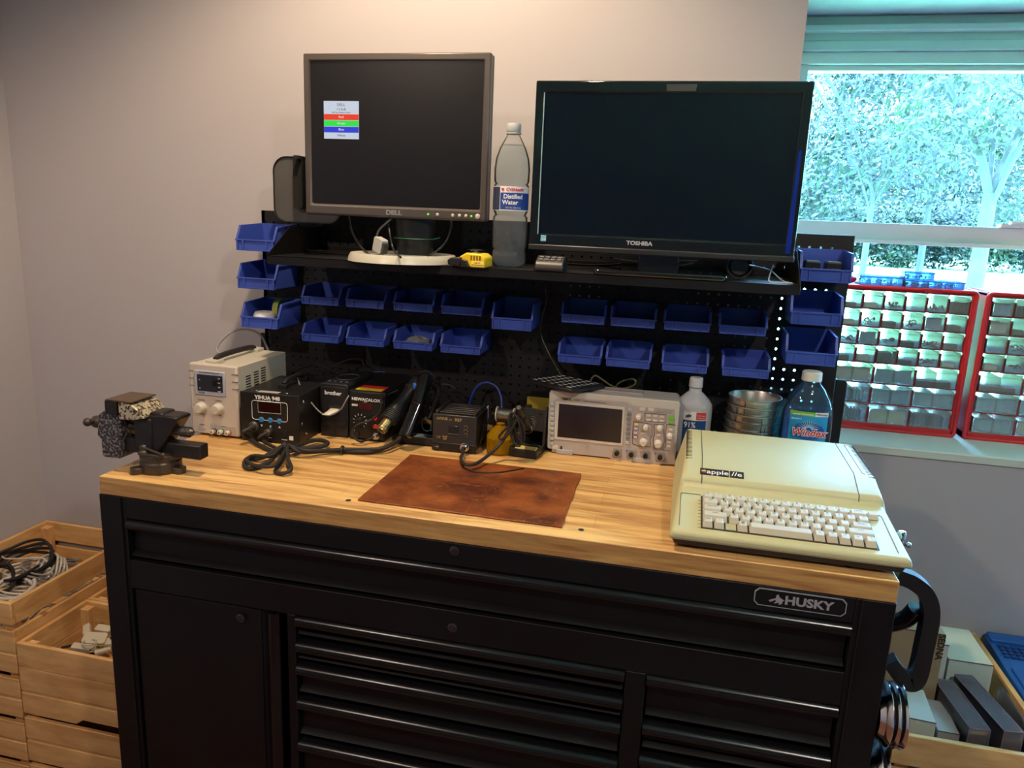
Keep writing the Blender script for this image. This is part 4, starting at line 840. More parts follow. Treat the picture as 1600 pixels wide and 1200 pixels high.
for z in (.0575, .049, .0405):
    b = MB(); b.lathe([(.0032, -.002), (.0032, -.0045), (.001, -.005)], (.073, 0, z), 'y', 16); bn = b.build('button', M_BPL, s7)
    MB().tube([(.073 + .0036 * math.cos(a), -.0033, z + .0036 * math.sin(a)) for a in [2 * PI * k / 18 for k in range(18)]], .0004, 4, closed=True).build('button_ring', M_GOLD, bn)
B(-.0005, .0965, -.0045, .0, .002, .0195).build('base_strip', M_SB, s7, bevel=.001)
sw = B(.003, .0185, -.0065, -.004, .0055, .0165).build('power_switch', M_BPLG, s7, bevel=.0008); txt('switch_text', '- o', .006, (.0108, -.0068, .011), M_INK_W, sw)
b = MB(); b.lathe([(.0095, -.004), (.0095, -.009), (.008, -.009), (.008, -.018), (.0065, -.019), (.0065, -.022)], (.073, 0, .016), 'y', 20); b.build('socket', M_CHROME, s7)
# cord from 937 station to its iron: rises to the coil on the stand
cable('iron_cord', 'black cord sweeping from the 937 station socket over the mat up to the iron stand', 'cord', [(.590, .338, .9755), at(724, 706, 'y', .325), at(720, 716, 'z', H + .012), at(726, 725, 'z', H + .014), at(742, 725, 'z', H + .014), at(762, 712, 'z', H + .02), at(783, 692, 'y', .335), at(797, 668, 'y', .34), at(806, 650, 'y', .345)], .0034, M_RUB, 8)
cable('iron_cord', 'thin dark cord lying on the leather mat below the 937 station', 'cord', [at(721, 722, 'z', H + .006), at(727, 732, 'z', H + .0045), at(745, 738, 'z', H + .0045), at(780, 738, 'z', H + .0045), at(818, 732, 'z', H + .0045)], .0016, M_CB)
# --- solder spool on its amber bottle neighbour
sp = thing('solder_spool', 'spool of silvery solder wire with pale flanges behind the amber bottle', 'spool', at(790, 648, 'y', .43))
for x in (-.020, .0175): MB().lathe([(.004, 0), (.0165, 0), (.0165, .0025), (.004, .0025)], (x, 0, 0), 'x', 28).build('flange', mat('pale_flange', (.55, .5, .42), .5, noise=0), sp)
pr = [(.013, -.018)]
for k in range(22): pr += [(.0137, -.0175 + k * .00158), (.0131, -.0167 + k * .00158)]
MB().lathe(pr, (0, 0, 0), 'x', 24).build('solder_wire', mat('solder', (.42, .39, .35), .28, .9, noise=.1), sp)
MB().tube([(-.028, 0, 0), (.026, 0, 0)], .003, 8).build('axle', M_STEEL, sp)
b = MB(); zz = -(sp.location.z - H)
b.box(-.0265, -.0245, -.006, .012, zz, .006); b.box(.0225, .0245, -.006, .012, zz, .006); b.box(-.0265, .0245, -.012, .02, zz, zz + .003); b.build('spool_bracket', M_BPL, sp, bevel=.0006)
am = thing('amber_bottle', 'squat yellow-amber glass bottle standing behind the soldering cord', 'bottle', (.657, .395, H + .0003))
M_AM = clear('amber_liquid', (.98, .62, .06), .25, .06, .45, (.85, .48, .01))
MB().lathe([(.001, .001), (.027, .0), (.030, .004), (.030, .034), (.020, .050), (.011, .058), (.009, .060), (.009, .064), (.001, .064)], (0, 0, 0), 'z', 10).build('glass', M_AM, am, ang=20)
# --- iron stand
isd = thing('iron_stand', 'black soldering iron stand with a yellow sponge tray in front of the oscilloscope', 'iron stand', (.712, .372, H), -6)
b = MB(); b.box(-.031, .031, 0, .115, .002, .008); b.box(-.031, .031, -.001, .003, .002, .019); b.box(-.031, -.027, 0, .04, .002, .021); b.box(.027, .031, 0, .115, .002, .019); b.box(-.031, .031, .040, .043, .002, .019)
b.lathe([(.012, 0), (.012, .003)], (0, .02, 0), 'z', 12); b.lathe([(.012, 0), (.012, .003)], (0, .09, 0), 'z', 12); b.build('base', M_BPL, isd, bevel=.0012)
B(-.023, .023, .006, .036, .010, .0165).build('sponge', mat('yellow_sponge', (.55, .42, .12), .95, noise=.15, bump=.8), isd, bevel=.002)
b = MB(); b.prism([(.050, .008), (.105, .008), (.112, .06), (.100, .092), (.068, .098), (.058, .09)], .026, .031, 'x'); b.prism([(.050, .008), (.105, .008), (.112, .06), (.100, .092), (.068, .098), (.058, .09)], -.020, -.015, 'x')
b.box(-.02, .03, .058, .062, .045, .094); b.build('holder_plate', mat('stand_grey_black', (.03, .029, .029), .35), isd, bevel=.001)
b = MB(); b.lathe([(.003, 0), (.0024, .002)], (.018, .056, .086), 'y', 12); b.build('screw', M_CHROME, isd)
b = MB()
hx = []
for k in range(60):
    a = k * .55; f = k / 60; hx.append((.002 + (.012 - .004 * f) * math.cos(a), .015 + .05 * f, .058 + .012 * f + (.012 - .004 * f) * math.sin(a)))
b.tube(hx, .0009, 5); b.build('coil', M_DSTEEL, isd)
ir = thing('soldering_iron', 'black-handled soldering iron resting in its stand with its cord coiled over it', 'soldering iron', (0, 0, 0))
i0 = at(818, 660, 'y', .345); i1 = at(824, 690, 'y', .44)
axis_lathe('handle', ir, at(812, 640, 'y', .335), at(826, 672, 'y', .42), [(.005, -.1), (.008, 0), (.0115, .12), (.0125, .35), (.0105, .5), (.013, .62), (.013, .75), (.007, .8), (.005, 1.0)], M_BPL)
b = MB()
for k, (dx, dy, s_) in enumerate(((0, 0, .85), (3, 2, .75), (-3, 3, .95))):
    pts = [at(808 + dx + 9 * s_ * math.cos(t) + 5 * math.sin(t), 668 + dy + 28 * s_ * math.sin(t), 'y', .343 - .004 * k) for t in [2 * PI * j / 14 for j in range(14)]]
    b.tube(pts, .0026, 7, closed=True)
b.tube([at(806, 650, 'y', .345), at(800, 662, 'y', .34), at(790, 670, 'y', .338), at(780, 682, 'y', .338), at(784, 686, 'y', .336), at(796, 676, 'y', .334), at(806, 658, 'y', .335), at(812, 646, 'y', .34), at(820, 648, 'y', .345), at(820, 660, 'y', .35)], .0026, 8, 5)
b.build('coiled_cord', M_RUB, ir)
# --- box behind
yb = thing('yellow_box', 'yellow and black box standing at the back left of the oscilloscope', 'box', (.691, .50, H))
B(0, .13, 0, .06, .0, .103).build('carton', mat('box_black', (.010, .010, .010), .5, noise=.1), yb, bevel=.001)
B(.0, .13, -.001, .0, .030, .103).build('yellow_face', mat('mustard_card', (.34, .24, .02), .55, noise=.05), yb)
# --- oscilloscope
sc = thing('oscilloscope', 'light grey oscilloscope with a dark screen and many knobs, back centre of the bench', 'oscilloscope', (.752, .430, H + .0003))
M_OS = mat('scope_shell', (.56, .52, .47), .42, noise=.02); M_OP = mat('scope_panel', (.42, .37, .36), .45, noise=.02)
SW = .272; SHt = .138
OO = (.752, .430, H)
def S2(px, py): return L(px, py, .430, OO)
b = MB(); b.rbox(.001, SW - .001, .004, .085, .010, SHt - .001, .010, 'y'); b.build('case', M_OS, sc, bevel=.002)
b = MB(); b.rbox(0, SW, 0, .012, .007, SHt, .008, 'y'); b.build('front_shell', M_OS, sc, bevel=.0025)
b = MB(); b.prism([S2(862, 706), S2(951, 715), S2(966, 724), S2(1044, 732) if False else S2(1055, 726), S2(1054, 640), S2(990, 634), S2(980, 628), S2(872, 621), S2(862, 630)], -.0012, .002); b.build('front_panel', M_OP, sc, bevel=.0006)
b = MB(); b.prism([S2(868, 627), S2(976, 636), S2(973, 697), S2(866, 686)], -.0025, .001); b.build('screen_surround', M_OS, sc, bevel=.001)
b = MB(); b.prism([S2(874, 630.5), S2(973, 640), S2(970, 692), S2(871, 682)], -.0030, -.002); b.build('screen', mat('scope_screen', (.010, .009, .013), .25, noise=0, spec=.8), sc)
for k in range(9):
    z = S2(863, 631 + k * 7.7); q = (z[0], z[1]); bt2 = MB().rbox(q[0] - .0042, q[0] + .0042, -.004, -.001, q[1] - .0038, q[1] + .0038, .0025, 'y')
    bt2.build('soft_button', mat('pale_blue_button', (.42, .47, .48), .4, noise=0) , sc, bevel=.0006)
for k in range(8):
    q = S2(984 - k * .55, 639.5 + k * 7.4); c_ = MATS['pale_blue_button'] if k in (0, 7) else mat('slate_button', (.17, .20, .22), .4, noise=0)
    MB().rbox(q[0] - .0042, q[0] + .0042, -.004, -.001, q[1] - .0034, q[1] + .0034, .0020, 'y').build('soft_button', c_, sc, bevel=.0006)
def zz8(x, y): return 960 + x / 9.233, 610 + y / 9.231
def Sz(x, y): return S2(*zz8(x, y))
for x, y in ((352, 380), (452, 530), (655, 540), (423, 745), (632, 770), (800, 655)):
    q = Sz(x, y); rr = .0078 if y > 700 else .0058
    k = MB(); k.lathe([(rr * 1.12, -.001), (rr * 1.12, -.004), (rr, -.005), (rr * .86, -.013), (rr * .6, -.0145), (.001, -.0145)], (q[0], 0, q[1]), 'y', 22); k.box(q[0] - .0005, q[0] + .0005, -.0152, -.0140, q[1], q[1] + rr * .7); k.build('knob', mat('knob_ivory', (.60, .56, .50), .38, noise=0), sc)
def pb(x, y, w_, h_, m, nm='button'):
    q = Sz(x, y); return MB().rbox(q[0] - w_ / 2, q[0] + w_ / 2, -.0035, -.001, q[1] - h_ / 2, q[1] + h_ / 2, .0012, 'y').build(nm, m, sc, bevel=.0004)
MI = MATS['knob_ivory']; MG2 = mat('button_grey_tan', (.36, .33, .31), .4, noise=0)
for x, y in ((492, 362), (590, 372), (685, 383), (490, 425), (585, 433), (682, 440)): pb(x, y, .0085, .0045, MI)
for x, y, m in ((405, 268, MI), (528, 275, MI), (655, 287, MG2), (780, 297, MG2)): pb(x, y, .012, .0075, m)
for x, y, c in ((320, 487, (.62, .45, .12)), (315, 548, (.12, .30, .42)), (308, 610, (.50, .20, .28)), (305, 670, (.15, .15, .30))):
    pb(x, y, .0098, .0062, mat('ring_%d' % y, c, .5, noise=0), 'channel_ring'); q = Sz(x, y); MB().rbox(q[0] - .0036, q[0] + .0036, -.0045, -.001, q[1] - .0020, q[1] + .0020, .001, 'y').build('button', MI, sc)
for x, y in ((412, 620), (640, 645), (808, 568), (790, 745), (780, 805)): pb(x, y, .0078, .0046, MI)
pb(508, 632, .007, .005, MG2)
q = Sz(822, 420); MG = mat('lit_green_key', (.30, .72, .08), .4, noise=0, emit=.35)
for dz in (.0042, -.0046): MB().rbox(q[0] - .0055, q[0] + .0050, -.0040, -.001, q[1] + dz - .0038, q[1] + dz + .0038, .0020, 'y').build('run_button', MG, sc, bevel=.0005)
b = MB()
def line_px(mb, pts, r_=.0007): mb.tube([(Sz(x, y)[0], -.0014, Sz(x, y)[1]) for x, y in pts], r_, 4)
line_px(b, [(275, 450), (440, 470), (545, 490), (540, 590), (555, 640), (515, 700), (520, 815), (360, 800), (265, 770), (260, 690), (275, 450)])
line_px(b, [(570, 490), (720, 495), (715, 610), (720, 740), (690, 850), (575, 835), (560, 720), (575, 640), (570, 490)])
line_px(b, [(440, 325), (750, 350), (745, 470), (435, 440), (440, 325)]); line_px(b, [(750, 490), (880, 500)]); line_px(b, [(755, 500), (735, 620), (735, 800), (700, 860), (790, 870)])
b.build('printed_line', mat('scope_line', (.05, .05, .055), .5, noise=0), sc)
for x, y, c in ((38, 895, (.65, .50, .1)), (245, 915, (.12, .22, .35)), (450, 935, (.6, .15, .2)), (660, 955, (.12, .15, .3))):
    q = Sz(x, y); k = MB(); k.rbox(q[0] - .010, q[0] + .010, -.0025, -.001, q[1] - .0105, q[1] + .0095, .002, 'y'); pk_ = k.build('input_plate', mat('input_grey', (.30, .27, .26), .45, noise=0), sc, bevel=.0006)
    k = MB(); k.lathe([(.0052, -.0024), (.0052, -.011), (.0043, -.011), (.0043, -.006), (.0015, -.006), (.0015, -.010), (.001, -.010)], (q[0], 0, q[1]), 'y', 20); k.build('bnc_socket', mat('bnc_dark', (.07, .065, .06), .35, .5, noise=0), pk_)
    B(q[0] - .0115, q[0] - .0085, -.0027, -.001, q[1] + .003, q[1] + .009).build('channel_mark', mat('mark_%d' % x, c, .5, noise=0), pk_)
q = S2(882, 624); B(q[0] - .008, q[0] + .030, -.0016, -.001, q[1] - .0025, q[1] + .0045).build('brand_plate', mat('khaki_plate', (.36, .32, .20), .5, noise=0), sc)
txt('lettering', 'RIGOL', .0062, (q[0] + .006, -.0018, q[1] + .001), M_INK_K, sc, bold=.0003, rot=(90, 4 if False else 0, 0)); txt('lettering', 'DS1104Z', .0038, (q[0] + .025, -.0018, q[1] + .0005), M_INK_K, sc)
q = S2(930, 629); txt('lettering', 'DIGITAL OSCILLOSCOPE UltraVision', .0030, (q[0], -.0018, q[1] + .001), M_INK_K, sc)
q = S2(867.5, 698.5); MB().rbox(q[0] - .0068, q[0] + .0068, -.0030, -.001, q[1] - .0045, q[1] + .0045, .001, 'y').build('power_button', MI, sc, bevel=.0006)
q = S2(877, 700.5); B(q[0] - .002, q[0] + .002, -.0018, -.001, q[1] - .0050, q[1] + .0050).build('usb_socket', M_INK_K, sc)
B(.078, .195, .03, .055, SHt - .001, SHt + .003).build('carry_handle', M_OP, sc, bevel=.001)
for x in (.022, .185): B(x, x + .036, -.004, .02, 0, .010).build('foot', mat('foot_grey', (.40, .39, .42), .5, noise=0), sc, bevel=.001)
# --- small keyboard lying on scope and box
kb = thing('small_keyboard', 'thin black keyboard with pale legends lying slanted on the oscilloscope and yellow box', 'keyboard', (.697, .448, H + .1435), 0)
ka = Matrix.Rotation(math.radians(-36), 4, 'Z')
M3 = Matrix.Translation((0, 0, 0)) @ Matrix.Rotation(math.radians(-33), 4, 'Z')
K0 = Vector((.697, .455, 0)); k1 = Vector((.805, .392, 0)); k2 = Vector((.866, .47, 0)); 
ux = (k1 - K0); uy = (k2 - k1)
def kp(u, v, z): q = K0 + ux * u + uy * v; return (q.x - .697, q.y - .448, z)
def kbox(mb, u0, u1, v0, v1, z0, z1):
    v = [kp(u, v_, z) for u in (u0, u1) for v_ in (v0, v1) for z in (z0, z1)]; return mb.add(v, [(0, 1, 3, 2), (4, 6, 7, 5), (0, 4, 5, 1), (2, 3, 7, 6), (0, 2, 6, 4), (1, 5, 7, 3)])
kbox(MB(), 0, 1, 0, 1, 0, .007).build('body', M_BPL, kb, bevel=.0015)
for i in range(5):
    for j in range(7):
        kbox(MB(), .05 + i * .185, .05 + i * .185 + .16, .04 + j * .135, .04 + j * .135 + .11, .007, .0095).build('key', mat('keycap_black', (.016, .016, .016), .5, noise=0), kb)
rn = random.Random(5); lg = MB()
for i in range(5):
    for j in range(7): kbox(lg, .09 + i * .185, .09 + i * .185 + .08, .07 + j * .135, .07 + j * .135 + .045, .0095, .0097)
lg.build('key_legend', M_INK_W, kb)
cable('braided_cable', 'thin gold-black braided cable hanging down the pegboard to the small keyboard', 'cable', [at(852, 448, 'y', .592), at(854, 470, 'y', .585), at(846, 500, 'y', .585), at(846, 525, 'y', .58), at(858, 553, 'y', .57), at(872, 578, 'y', .55), at(884, 600, 'y', .50)], .0017, speckle('braid', (.02, .02, .018), (.20, .18, .08), .48, .54, 500, .5))
cable('braided_cable', 'yellow-black braided cable making a loop above the oscilloscope', 'cable', [at(922, 606, 'y', .51), at(924, 592, 'y', .53), at(931, 587, 'y', .54), at(942, 594, 'y', .54), at(958, 604, 'y', .54), at(975, 607, 'y', .54), at(990, 602, 'y', .54), at(993, 595, 'y', .54), at(985, 592, 'y', .55), at(968, 598, 'y', .56), at(958, 610, 'y', .56)], .0022, MATS['braid'])
cable('blue_cable', 'blue network cable arching behind the 937 station', 'cable', [at(733, 634, 'y', .56), at(738, 616, 'y', .56), at(748, 602, 'y', .565), at(762, 598, 'y', .565), at(776, 605, 'y', .56), at(783, 620, 'y', .55), at(784, 636, 'y', .54), at(783, 650, 'y', .53)], .0030, mat('blue_cable_jacket', (.015, .035, .25), .45, noise=0))
cable('thin_blue_cable', 'thin dark blue cable arching behind the hot air station', 'cable', [at(568, 592, 'y', .57), at(582, 582, 'y', .58), at(600, 582, 'y', .585), at(612, 592, 'y', .58)], .0020, mat('navy_cable', (.008, .015, .09), .5, noise=0))
cable('thin_cable', 'thin black cord curving behind the 937 station', 'cord', [at(690, 600, 'y', .56), at(704, 602, 'y', .56), at(716, 612, 'y', .55), at(720, 626, 'y', .52)], .0014, M_CB)
# --- rubbing alcohol
al = thing('alcohol_bottle', 'translucent white bottle of 91 percent rubbing alcohol behind the beige computer', 'bottle', (1.0535, .50, H + .0003))
M_AL = mat('hazy_plastic', (.62, .64, .68), .35, noise=.02, trans=.25, ior=1.3)
def oval(prof, sy): return MB().lathe(prof, (0, 0, 0), 'z', 36, sy=sy, cap=True)
oval([(.034, 0), (.038, .004), (.0385, .112), (.037, .122), (.030, .132), (.018, .144), (.013, .148), (.013, .156)], .72).build('bottle_body', M_AL, al, ang=60)
cp = MB(); cp.lathe([(.0135, .157), (.0145, .158), (.0138, .176), (.012, .178), (.001, .178)], (0, 0, 0), 'z', 28, sy=.95); cp.build('cap', mat('clear_white_cap', (.55, .56, .58), .35, noise=0), al)
def flatlab(x0, x1, z0, z1, R, sy, n=8, off=.0006):
    v = []
    for k in range(n + 1):
        x = x0 + (x1 - x0) * k / n; y = -math.sqrt(max(0, 1 - (x / R) ** 2)) * R * sy - off; v += [(x, y, z0), (x, y, z1)]
    return MB().add(v, [(2 * i, 2 * i + 2, 2 * i + 3, 2 * i + 1) for i in range(n)])
la = flatlab(-.020, .027, .03, .109, .0385, .72).build('label', M_WHITEP, al)
flatlab(-.020, .027, .03, .090, .0385, .72, off=.0009).build('label_blue_field', mat('label_deep_blue', (.01, .06, .22), .4, noise=0), la)
flatlab(.006, .026, .092, .108, .0385, .72, off=.0009).build('label_red_field', mat('label_red_field', (.62, .05, .05), .4, noise=0), la)
txt('label_text', '91%', .017, (-.006, -.0288, .080), M_INK_W, la, bold=.0002, sx=.85); txt('label_text', 'FIRST AID', .0034, (.016, -.0284, .101), M_INK_W, la); txt('label_text', 'ANTISEPTIC', .0030, (.016, -.0284, .096), M_INK_W, la)
txt('label_text', 'Isopropyl', .007, (.002, -.0290, .066), M_INK_W, la)
b = MB(); b.prism([(-.0165, .099), (-.010, .103), (-.0035, .101), (-.005, .098), (-.010, .096), (-.013, .0965)], -.0288, -.0284); b.build('label_emblem', mat('emblem_navy', (.08, .05, .12), .4, noise=0), la)
# --- stacked tins
M_TIN = mat('tin_metal', (.46, .44, .41), .3, .92, noise=.08, scale=30)
TQ = ['topmost open one showing its inside', 'second from the top', 'third from the top', 'fourth from the top', 'fifth from the top', 'lowest one just above the computer', 'bottom one resting on the worktop']
for k in range(7):
    z = H + .0003 + (6 - k) * .0168
    b = MB(); b.lathe([(.001, 0), (.046, 0), (.0475, .002), (.0525, .044), (.0545, .0455), (.0545, .0475), (.0525, .0475), (.0515, .0455), (.0465, .004), (.001, .002)], (0, 0, 0), 'z', 48, cap=False)
    t = b.build('tin', M_TIN, None, (1.176 - .0012 * k, .505, z)); tag(t, 'round metal tin in the stack beside the blue cleaner, ' + TQ[k], 'tin', 'stacked metal tins')
    s_ = MB(); s_.prism([(-.0004, .004), (.0004, .004), (.0004, .044), (-.0004, .044)], -.0531, -.0520) ; se = s_.build('seam', M_INK_K, t, rot=(0, 0, (-.45, -.75, .3, .5, -.2, .6, 1)[k]))
# --- window cleaner
wx = thing('cleaner_bottle', 'large clear jug of blue window cleaner with a white cap behind the beige computer', 'bottle', (1.277, .475, H + .0003))
M_JUG = mat('blue_liquid', (.05, .42, .72), .03, noise=0, trans=.92, ior=1.28)
M_JUGC = clear('clear_jug', (.62, .80, .84), .35, .04, .04)
pj = [(.044, 0), (.048, .006), (.0485, .075), (.0485, .128)]; ps2 = [(.046, .144), (.039, .162), (.028, .180), (.0185, .190), (.017, .196)]
MB().lathe(pj + [(.0465, .140), (.001, .140)], (0, 0, 0), 'z', 40, sy=.66).build('blue_liquid', M_JUG, wx, ang=60)
MB().lathe([(r_ + .0012, z_) for r_, z_ in pj + ps2], (0, 0, 0), 'z', 40, sy=.67, cap=False).build('jug', M_JUGC, wx, ang=60)
MB().tube([(-.040, 0, .150), (-.052, 0, .135), (-.057, 0, .10), (-.056, 0, .07), (-.047, 0, .045)], .0085, 10, 5).build('jug_handle', mat('blue_jug_side', (.04, .30, .50), .08, noise=0, trans=.8, ior=1.3), wx)
b = MB(); b.lathe([(.0185, .196), (.0195, .197), (.0190, .213), (.017, .215), (.001, .215)], (0, 0, 0), 'z', 36); b.build('cap', mat('cap_cream', (.72, .68, .60), .4, noise=0), wx)
lw_ = flatlab(-.036, .036, .030, .137, .0505, .67, 12).build('label', mat('windex_blue', (.02, .28, .55), .35, noise=0), wx)
flatlab(-.036, .010, .129, .138, .0505, .67, 8, .001).build('label_green_band', mat('label_green', (.16, .42, .06), .4, noise=0), lw_)
flatlab(.010, .036, .129, .138, .0505, .67, 6, .001).build('label_white_band', M_WHITEP, lw_)
txt('label_text', '100% RECYCLED PLASTIC', .0036, (-.013, -.0355, .1325), M_INK_W, lw_, bold=.0001); txt('label_text', 'NON-DRIP', .0042, (.0225, -.0345, .134), M_INK_K, lw_, bold=.0001)
b = MB(); vb = [(.030 * math.cos(a), .099 + .018 * math.sin(a)) for a in [2 * PI * k / 32 for k in range(32)]]; b.prism(vb, -.0362, -.0357); b.build('label_burst', mat('burst_navy', (.01, .07, .28), .4, noise=0), lw_)
b = MB()
for k in range(13):
    a = math.radians(-75 + 12.5 * k); R_ = Matrix.Translation((0, -.0364, .101)) @ Matrix.Rotation(a, 4, 'Y'); b.prism([(-.0006, .006), (.0006, .006), (0, .024)], -.0002, .0002, M=R_)
b.build('label_rays', mat('ray_pale', (.55, .75, .85), .4, noise=0), lw_)
txt('label_text', 'Windex', .021, (0, -.0372, .096), M_INK_W, lw_, bold=.0014, shear=.25, sx=.95); txt('label_text', 'Windex', .021, (0, -.0376, .096), mat('windex_red', (.62, .02, .04), .35, noise=0), lw_, bold=.0004, shear=.25, sx=.95)
txt('label_text', 'SC Johnson', .0042, (-.024, -.0335, .123), M_INK_W, lw_)
# --- leather mat
M_LE = speckle('worn_leather', srgb(84, 40, 22), srgb(146, 78, 36), .36, .66, 16, .42, 0, 9)
nt = M_LE.node_tree; N_ = nt.nodes; L_ = nt.links; bs_ = N_['Principled BSDF']
tc = N_.new('ShaderNodeTexCoord'); n1 = N_.new('ShaderNodeTexNoise'); n1.inputs['Scale'].default_value = 14; n1.inputs['Detail'].default_value = 3; n1.inputs['Distortion'].default_value = 2.5
L_.new(tc.outputs['Object'], n1.inputs['Vector']); mr = N_.new('ShaderNodeMapRange'); mr.inputs[1].default_value = .497; mr.inputs[2].default_value = .503
ab = N_.new('ShaderNodeMath'); ab.operation = 'SUBTRACT'; ab.inputs[1].default_value = .5; L_.new(n1.outputs['Fac'], ab.inputs[0]); a2 = N_.new('ShaderNodeMath'); a2.operation = 'ABSOLUTE'; L_.new(ab.outputs[0], a2.inputs[0])
mr.inputs[1].default_value = 0; mr.inputs[2].default_value = .006; mr.inputs[3].default_value = .55; mr.inputs[4].default_value = 0; L_.new(a2.outputs[0], mr.inputs[0])
mx = N_.new('ShaderNodeMix'); mx.data_type = 'RGBA'; mx.inputs[7].default_value = (*srgb(205, 130, 70), 1); src = bs_.inputs['Base Color'].links[0].from_socket
L_.new(src, mx.inputs[6]); L_.new(mr.outputs[0], mx.inputs[0]); L_.new(mx.outputs[2], bs_.inputs['Base Color'])
n3 = N_.new('ShaderNodeTexNoise'); n3.inputs['Scale'].default_value = 180; L_.new(tc.outputs['Object'], n3.inputs['Vector']); bp = N_.new('ShaderNodeBump'); bp.inputs['Strength'].default_value = .35; bp.inputs['Distance'].default_value = .001
L_.new(n3.outputs['Fac'], bp.inputs['Height']); L_.new(bp.outputs[0], bs_.inputs['Normal'])
rn = random.Random(11); cor = [(.491, .038), (.851, .034), (.845, .308), (.488, .306)]; poly = []
for i in range(4):
    a, c = cor[i], cor[(i + 1) % 4]
    for k in range(10):
        t = k / 10; j = rn.uniform(-.0012, .0012) if k else 0; poly.append((a[0] + (c[0] - a[0]) * t + (j if i % 2 else 0), a[1] + (c[1] - a[1]) * t + (0 if i % 2 else j)))
mt_ = MB().prism(poly, H + .0004, H + .0034, 'z').build('leather_mat', M_LE, bevel=.0008); tag(mt_, 'worn reddish-brown leather work mat lying on the middle of the wooden worktop', 'mat')
# --- beige computer
ap = thing('vintage_computer', 'beige vintage computer with built-in keyboard at the right end of the worktop', 'computer', (1.195, 0, H), 0)
M_BE = mat('beige_case', (.49, .47, .275), .48, noise=.02, scale=20, bump=.15, bscale=700)
def sect(mb, rows, M=None):
    """loft of rectangles: rows of (y, half width bottom, zb, half width top, zt)"""
    v = []; f = []
    for (y, wb_, zb, wt_, zt) in rows: v += [(-wb_, y, zb), (wb_, y, zb), (wt_, y, zt), (-wt_, y, zt)]
    for i in range(len(rows) - 1):
        for k in range(4): f.append((4 * i + k, 4 * i + (k + 1) % 4, 4 * i + 4 + (k + 1) % 4, 4 * i + 4 + k))
    f += [(0, 1, 2, 3), tuple(4 * (len(rows) - 1) + k for k in (3, 2, 1, 0))]; return mb.add(v, f)
yb0, yb1 = .004, .385
b = MB(); sect(b, [(yb0, .1745, .018, .1700, .0335), (.147, .1745, .018, .1610, .0600), (.1505, .1745, .018, .1590, .0735), (.205, .1745, .018, .1555, .0930), (yb1, .1725, .018, .1535, .0965)])
case = b.build('case', M_BE, ap, bevel=.006, ang=50); case.modifiers['bevel'].segments = 3
b = MB(); sect(b, [(.022, .164, .0045, .172, .019), (.38, .165, .0045, .172, .019)]); b.build('base', mat('computer_base', (.09, .075, .06), .6, noise=.05), ap, bevel=.001)
for x_ in (-.14, .14):
    for y_ in (.04, .35): MB().lathe([(.008, .0), (.008, .006)], (x_, y_, 0), 'z', 14).build('foot', M_RUB, ap)
# deck frame: plane through front (y=.018, z=.0375) to (y=.128, z=.0600)
th = math.atan2(.0265, .143)
DM = Matrix.Translation((0, .004, .0335 + .0004)) @ Matrix.Rotation(th, 4, 'X')
def onp(px, py, z0=.0335, y0=.004):
    """keyboard deck coordinates (across, up the slope) under a photo pixel"""
    n = Vector((0, -math.sin(th), math.cos(th))); P0 = Vector((1.195, y0, H + z0)); d = FW + RT * ((px - 800) / FPX) - UP * ((py - 600) / FPX)
    t = (P0 - CAM).dot(n) / d.dot(n); q = CAM + d * t; return (q.x - 1.195, (q.y - y0) / math.cos(th))
fr0 = onp(1095, 817); fr1 = onp(1363, 800)
kx0 = onp(1096, 812)[0]; kx1 = onp(1357, 846)[0]; ky0 = onp(1225, 833)[1]; ky1 = onp(1225, 774)[1]
kx0, kx1 = -.1255, .1275
ky0, ky1 = .0165, .1115
b = MB(); b.box(kx0 - .0015, kx1 + .0015, ky0 - .001, ky1 + .001, -.0008, .0006, M=DM); b.build('keyboard_well', mat('well_dark', (.05, .045, .035), .7, noise=0), ap)
b = MB()
b.tube([DM @ Vector(q) for q in ((kx0 - .002, ky1 + .004, .0004), (kx0 - .032, ky1 + .004, .0004), (kx0 - .034, ky1 + .002, .0004), (kx0 - .034, ky0, .0004))], .0006, 5)
b.build('deck_groove', mat('groove_olive', (.16, .14, .08), .6, noise=0), ap)
b = MB()
b.tube([DM @ Vector(q) for q in ((kx1 - .01, ky1 + .004, .0004), (kx1 + .020, ky1 + .004, .0004), (kx1 + .0235, ky1 + .001, .0004), (kx1 + .027, ky0 - .002, .0004))], .0006, 5)
b.build('deck_groove', MATS['groove_olive'], ap)
b = MB()
for y_ in [ky0 + .01 * k for k in range(9)]: b.tube([DM @ Vector((kx0 - .006, y_, .0003)), DM @ Vector((kx0 - .0015, y_, .0003))], .0003, 4)
b.build('deck_tick', MATS['groove_olive'], ap)
M_KEY = mat('keycap_ivory', (.52, .48, .38), .45, noise=.02)
pitch = (kx1 - kx0) / 14.6; rp_ = (ky1 - ky0) / 5
rowsK = [[('ESC', 1)] + [(c, 1) for c in '1234567890-='] + [('DELETE', 1.6)],
         [('TAB', 1.5)] + [(c, 1) for c in 'QWERTYUIOP[]'] + [('\\', 1.1)],
         [('CONTROL', 1.8)] + [(c, 1) for c in "ASDFGHJKL;'"] + [('RETURN', 1.8)],
         [('SHIFT', 2.3)] + [(c, 1) for c in 'ZXCVBNM,./'] + [('SHIFT', 2.3)],
         [('CAPS', 1), ("`", 1), ('', -1), ('@', 1), (' ', 5.4), ('o', 1.04), ('<', 1.04), ('>', 1.04), ('v', 1.04), ('^', 1.04)]]
M_LEG = mat('key_legend_ink', (.06, .055, .05), .5, noise=0)
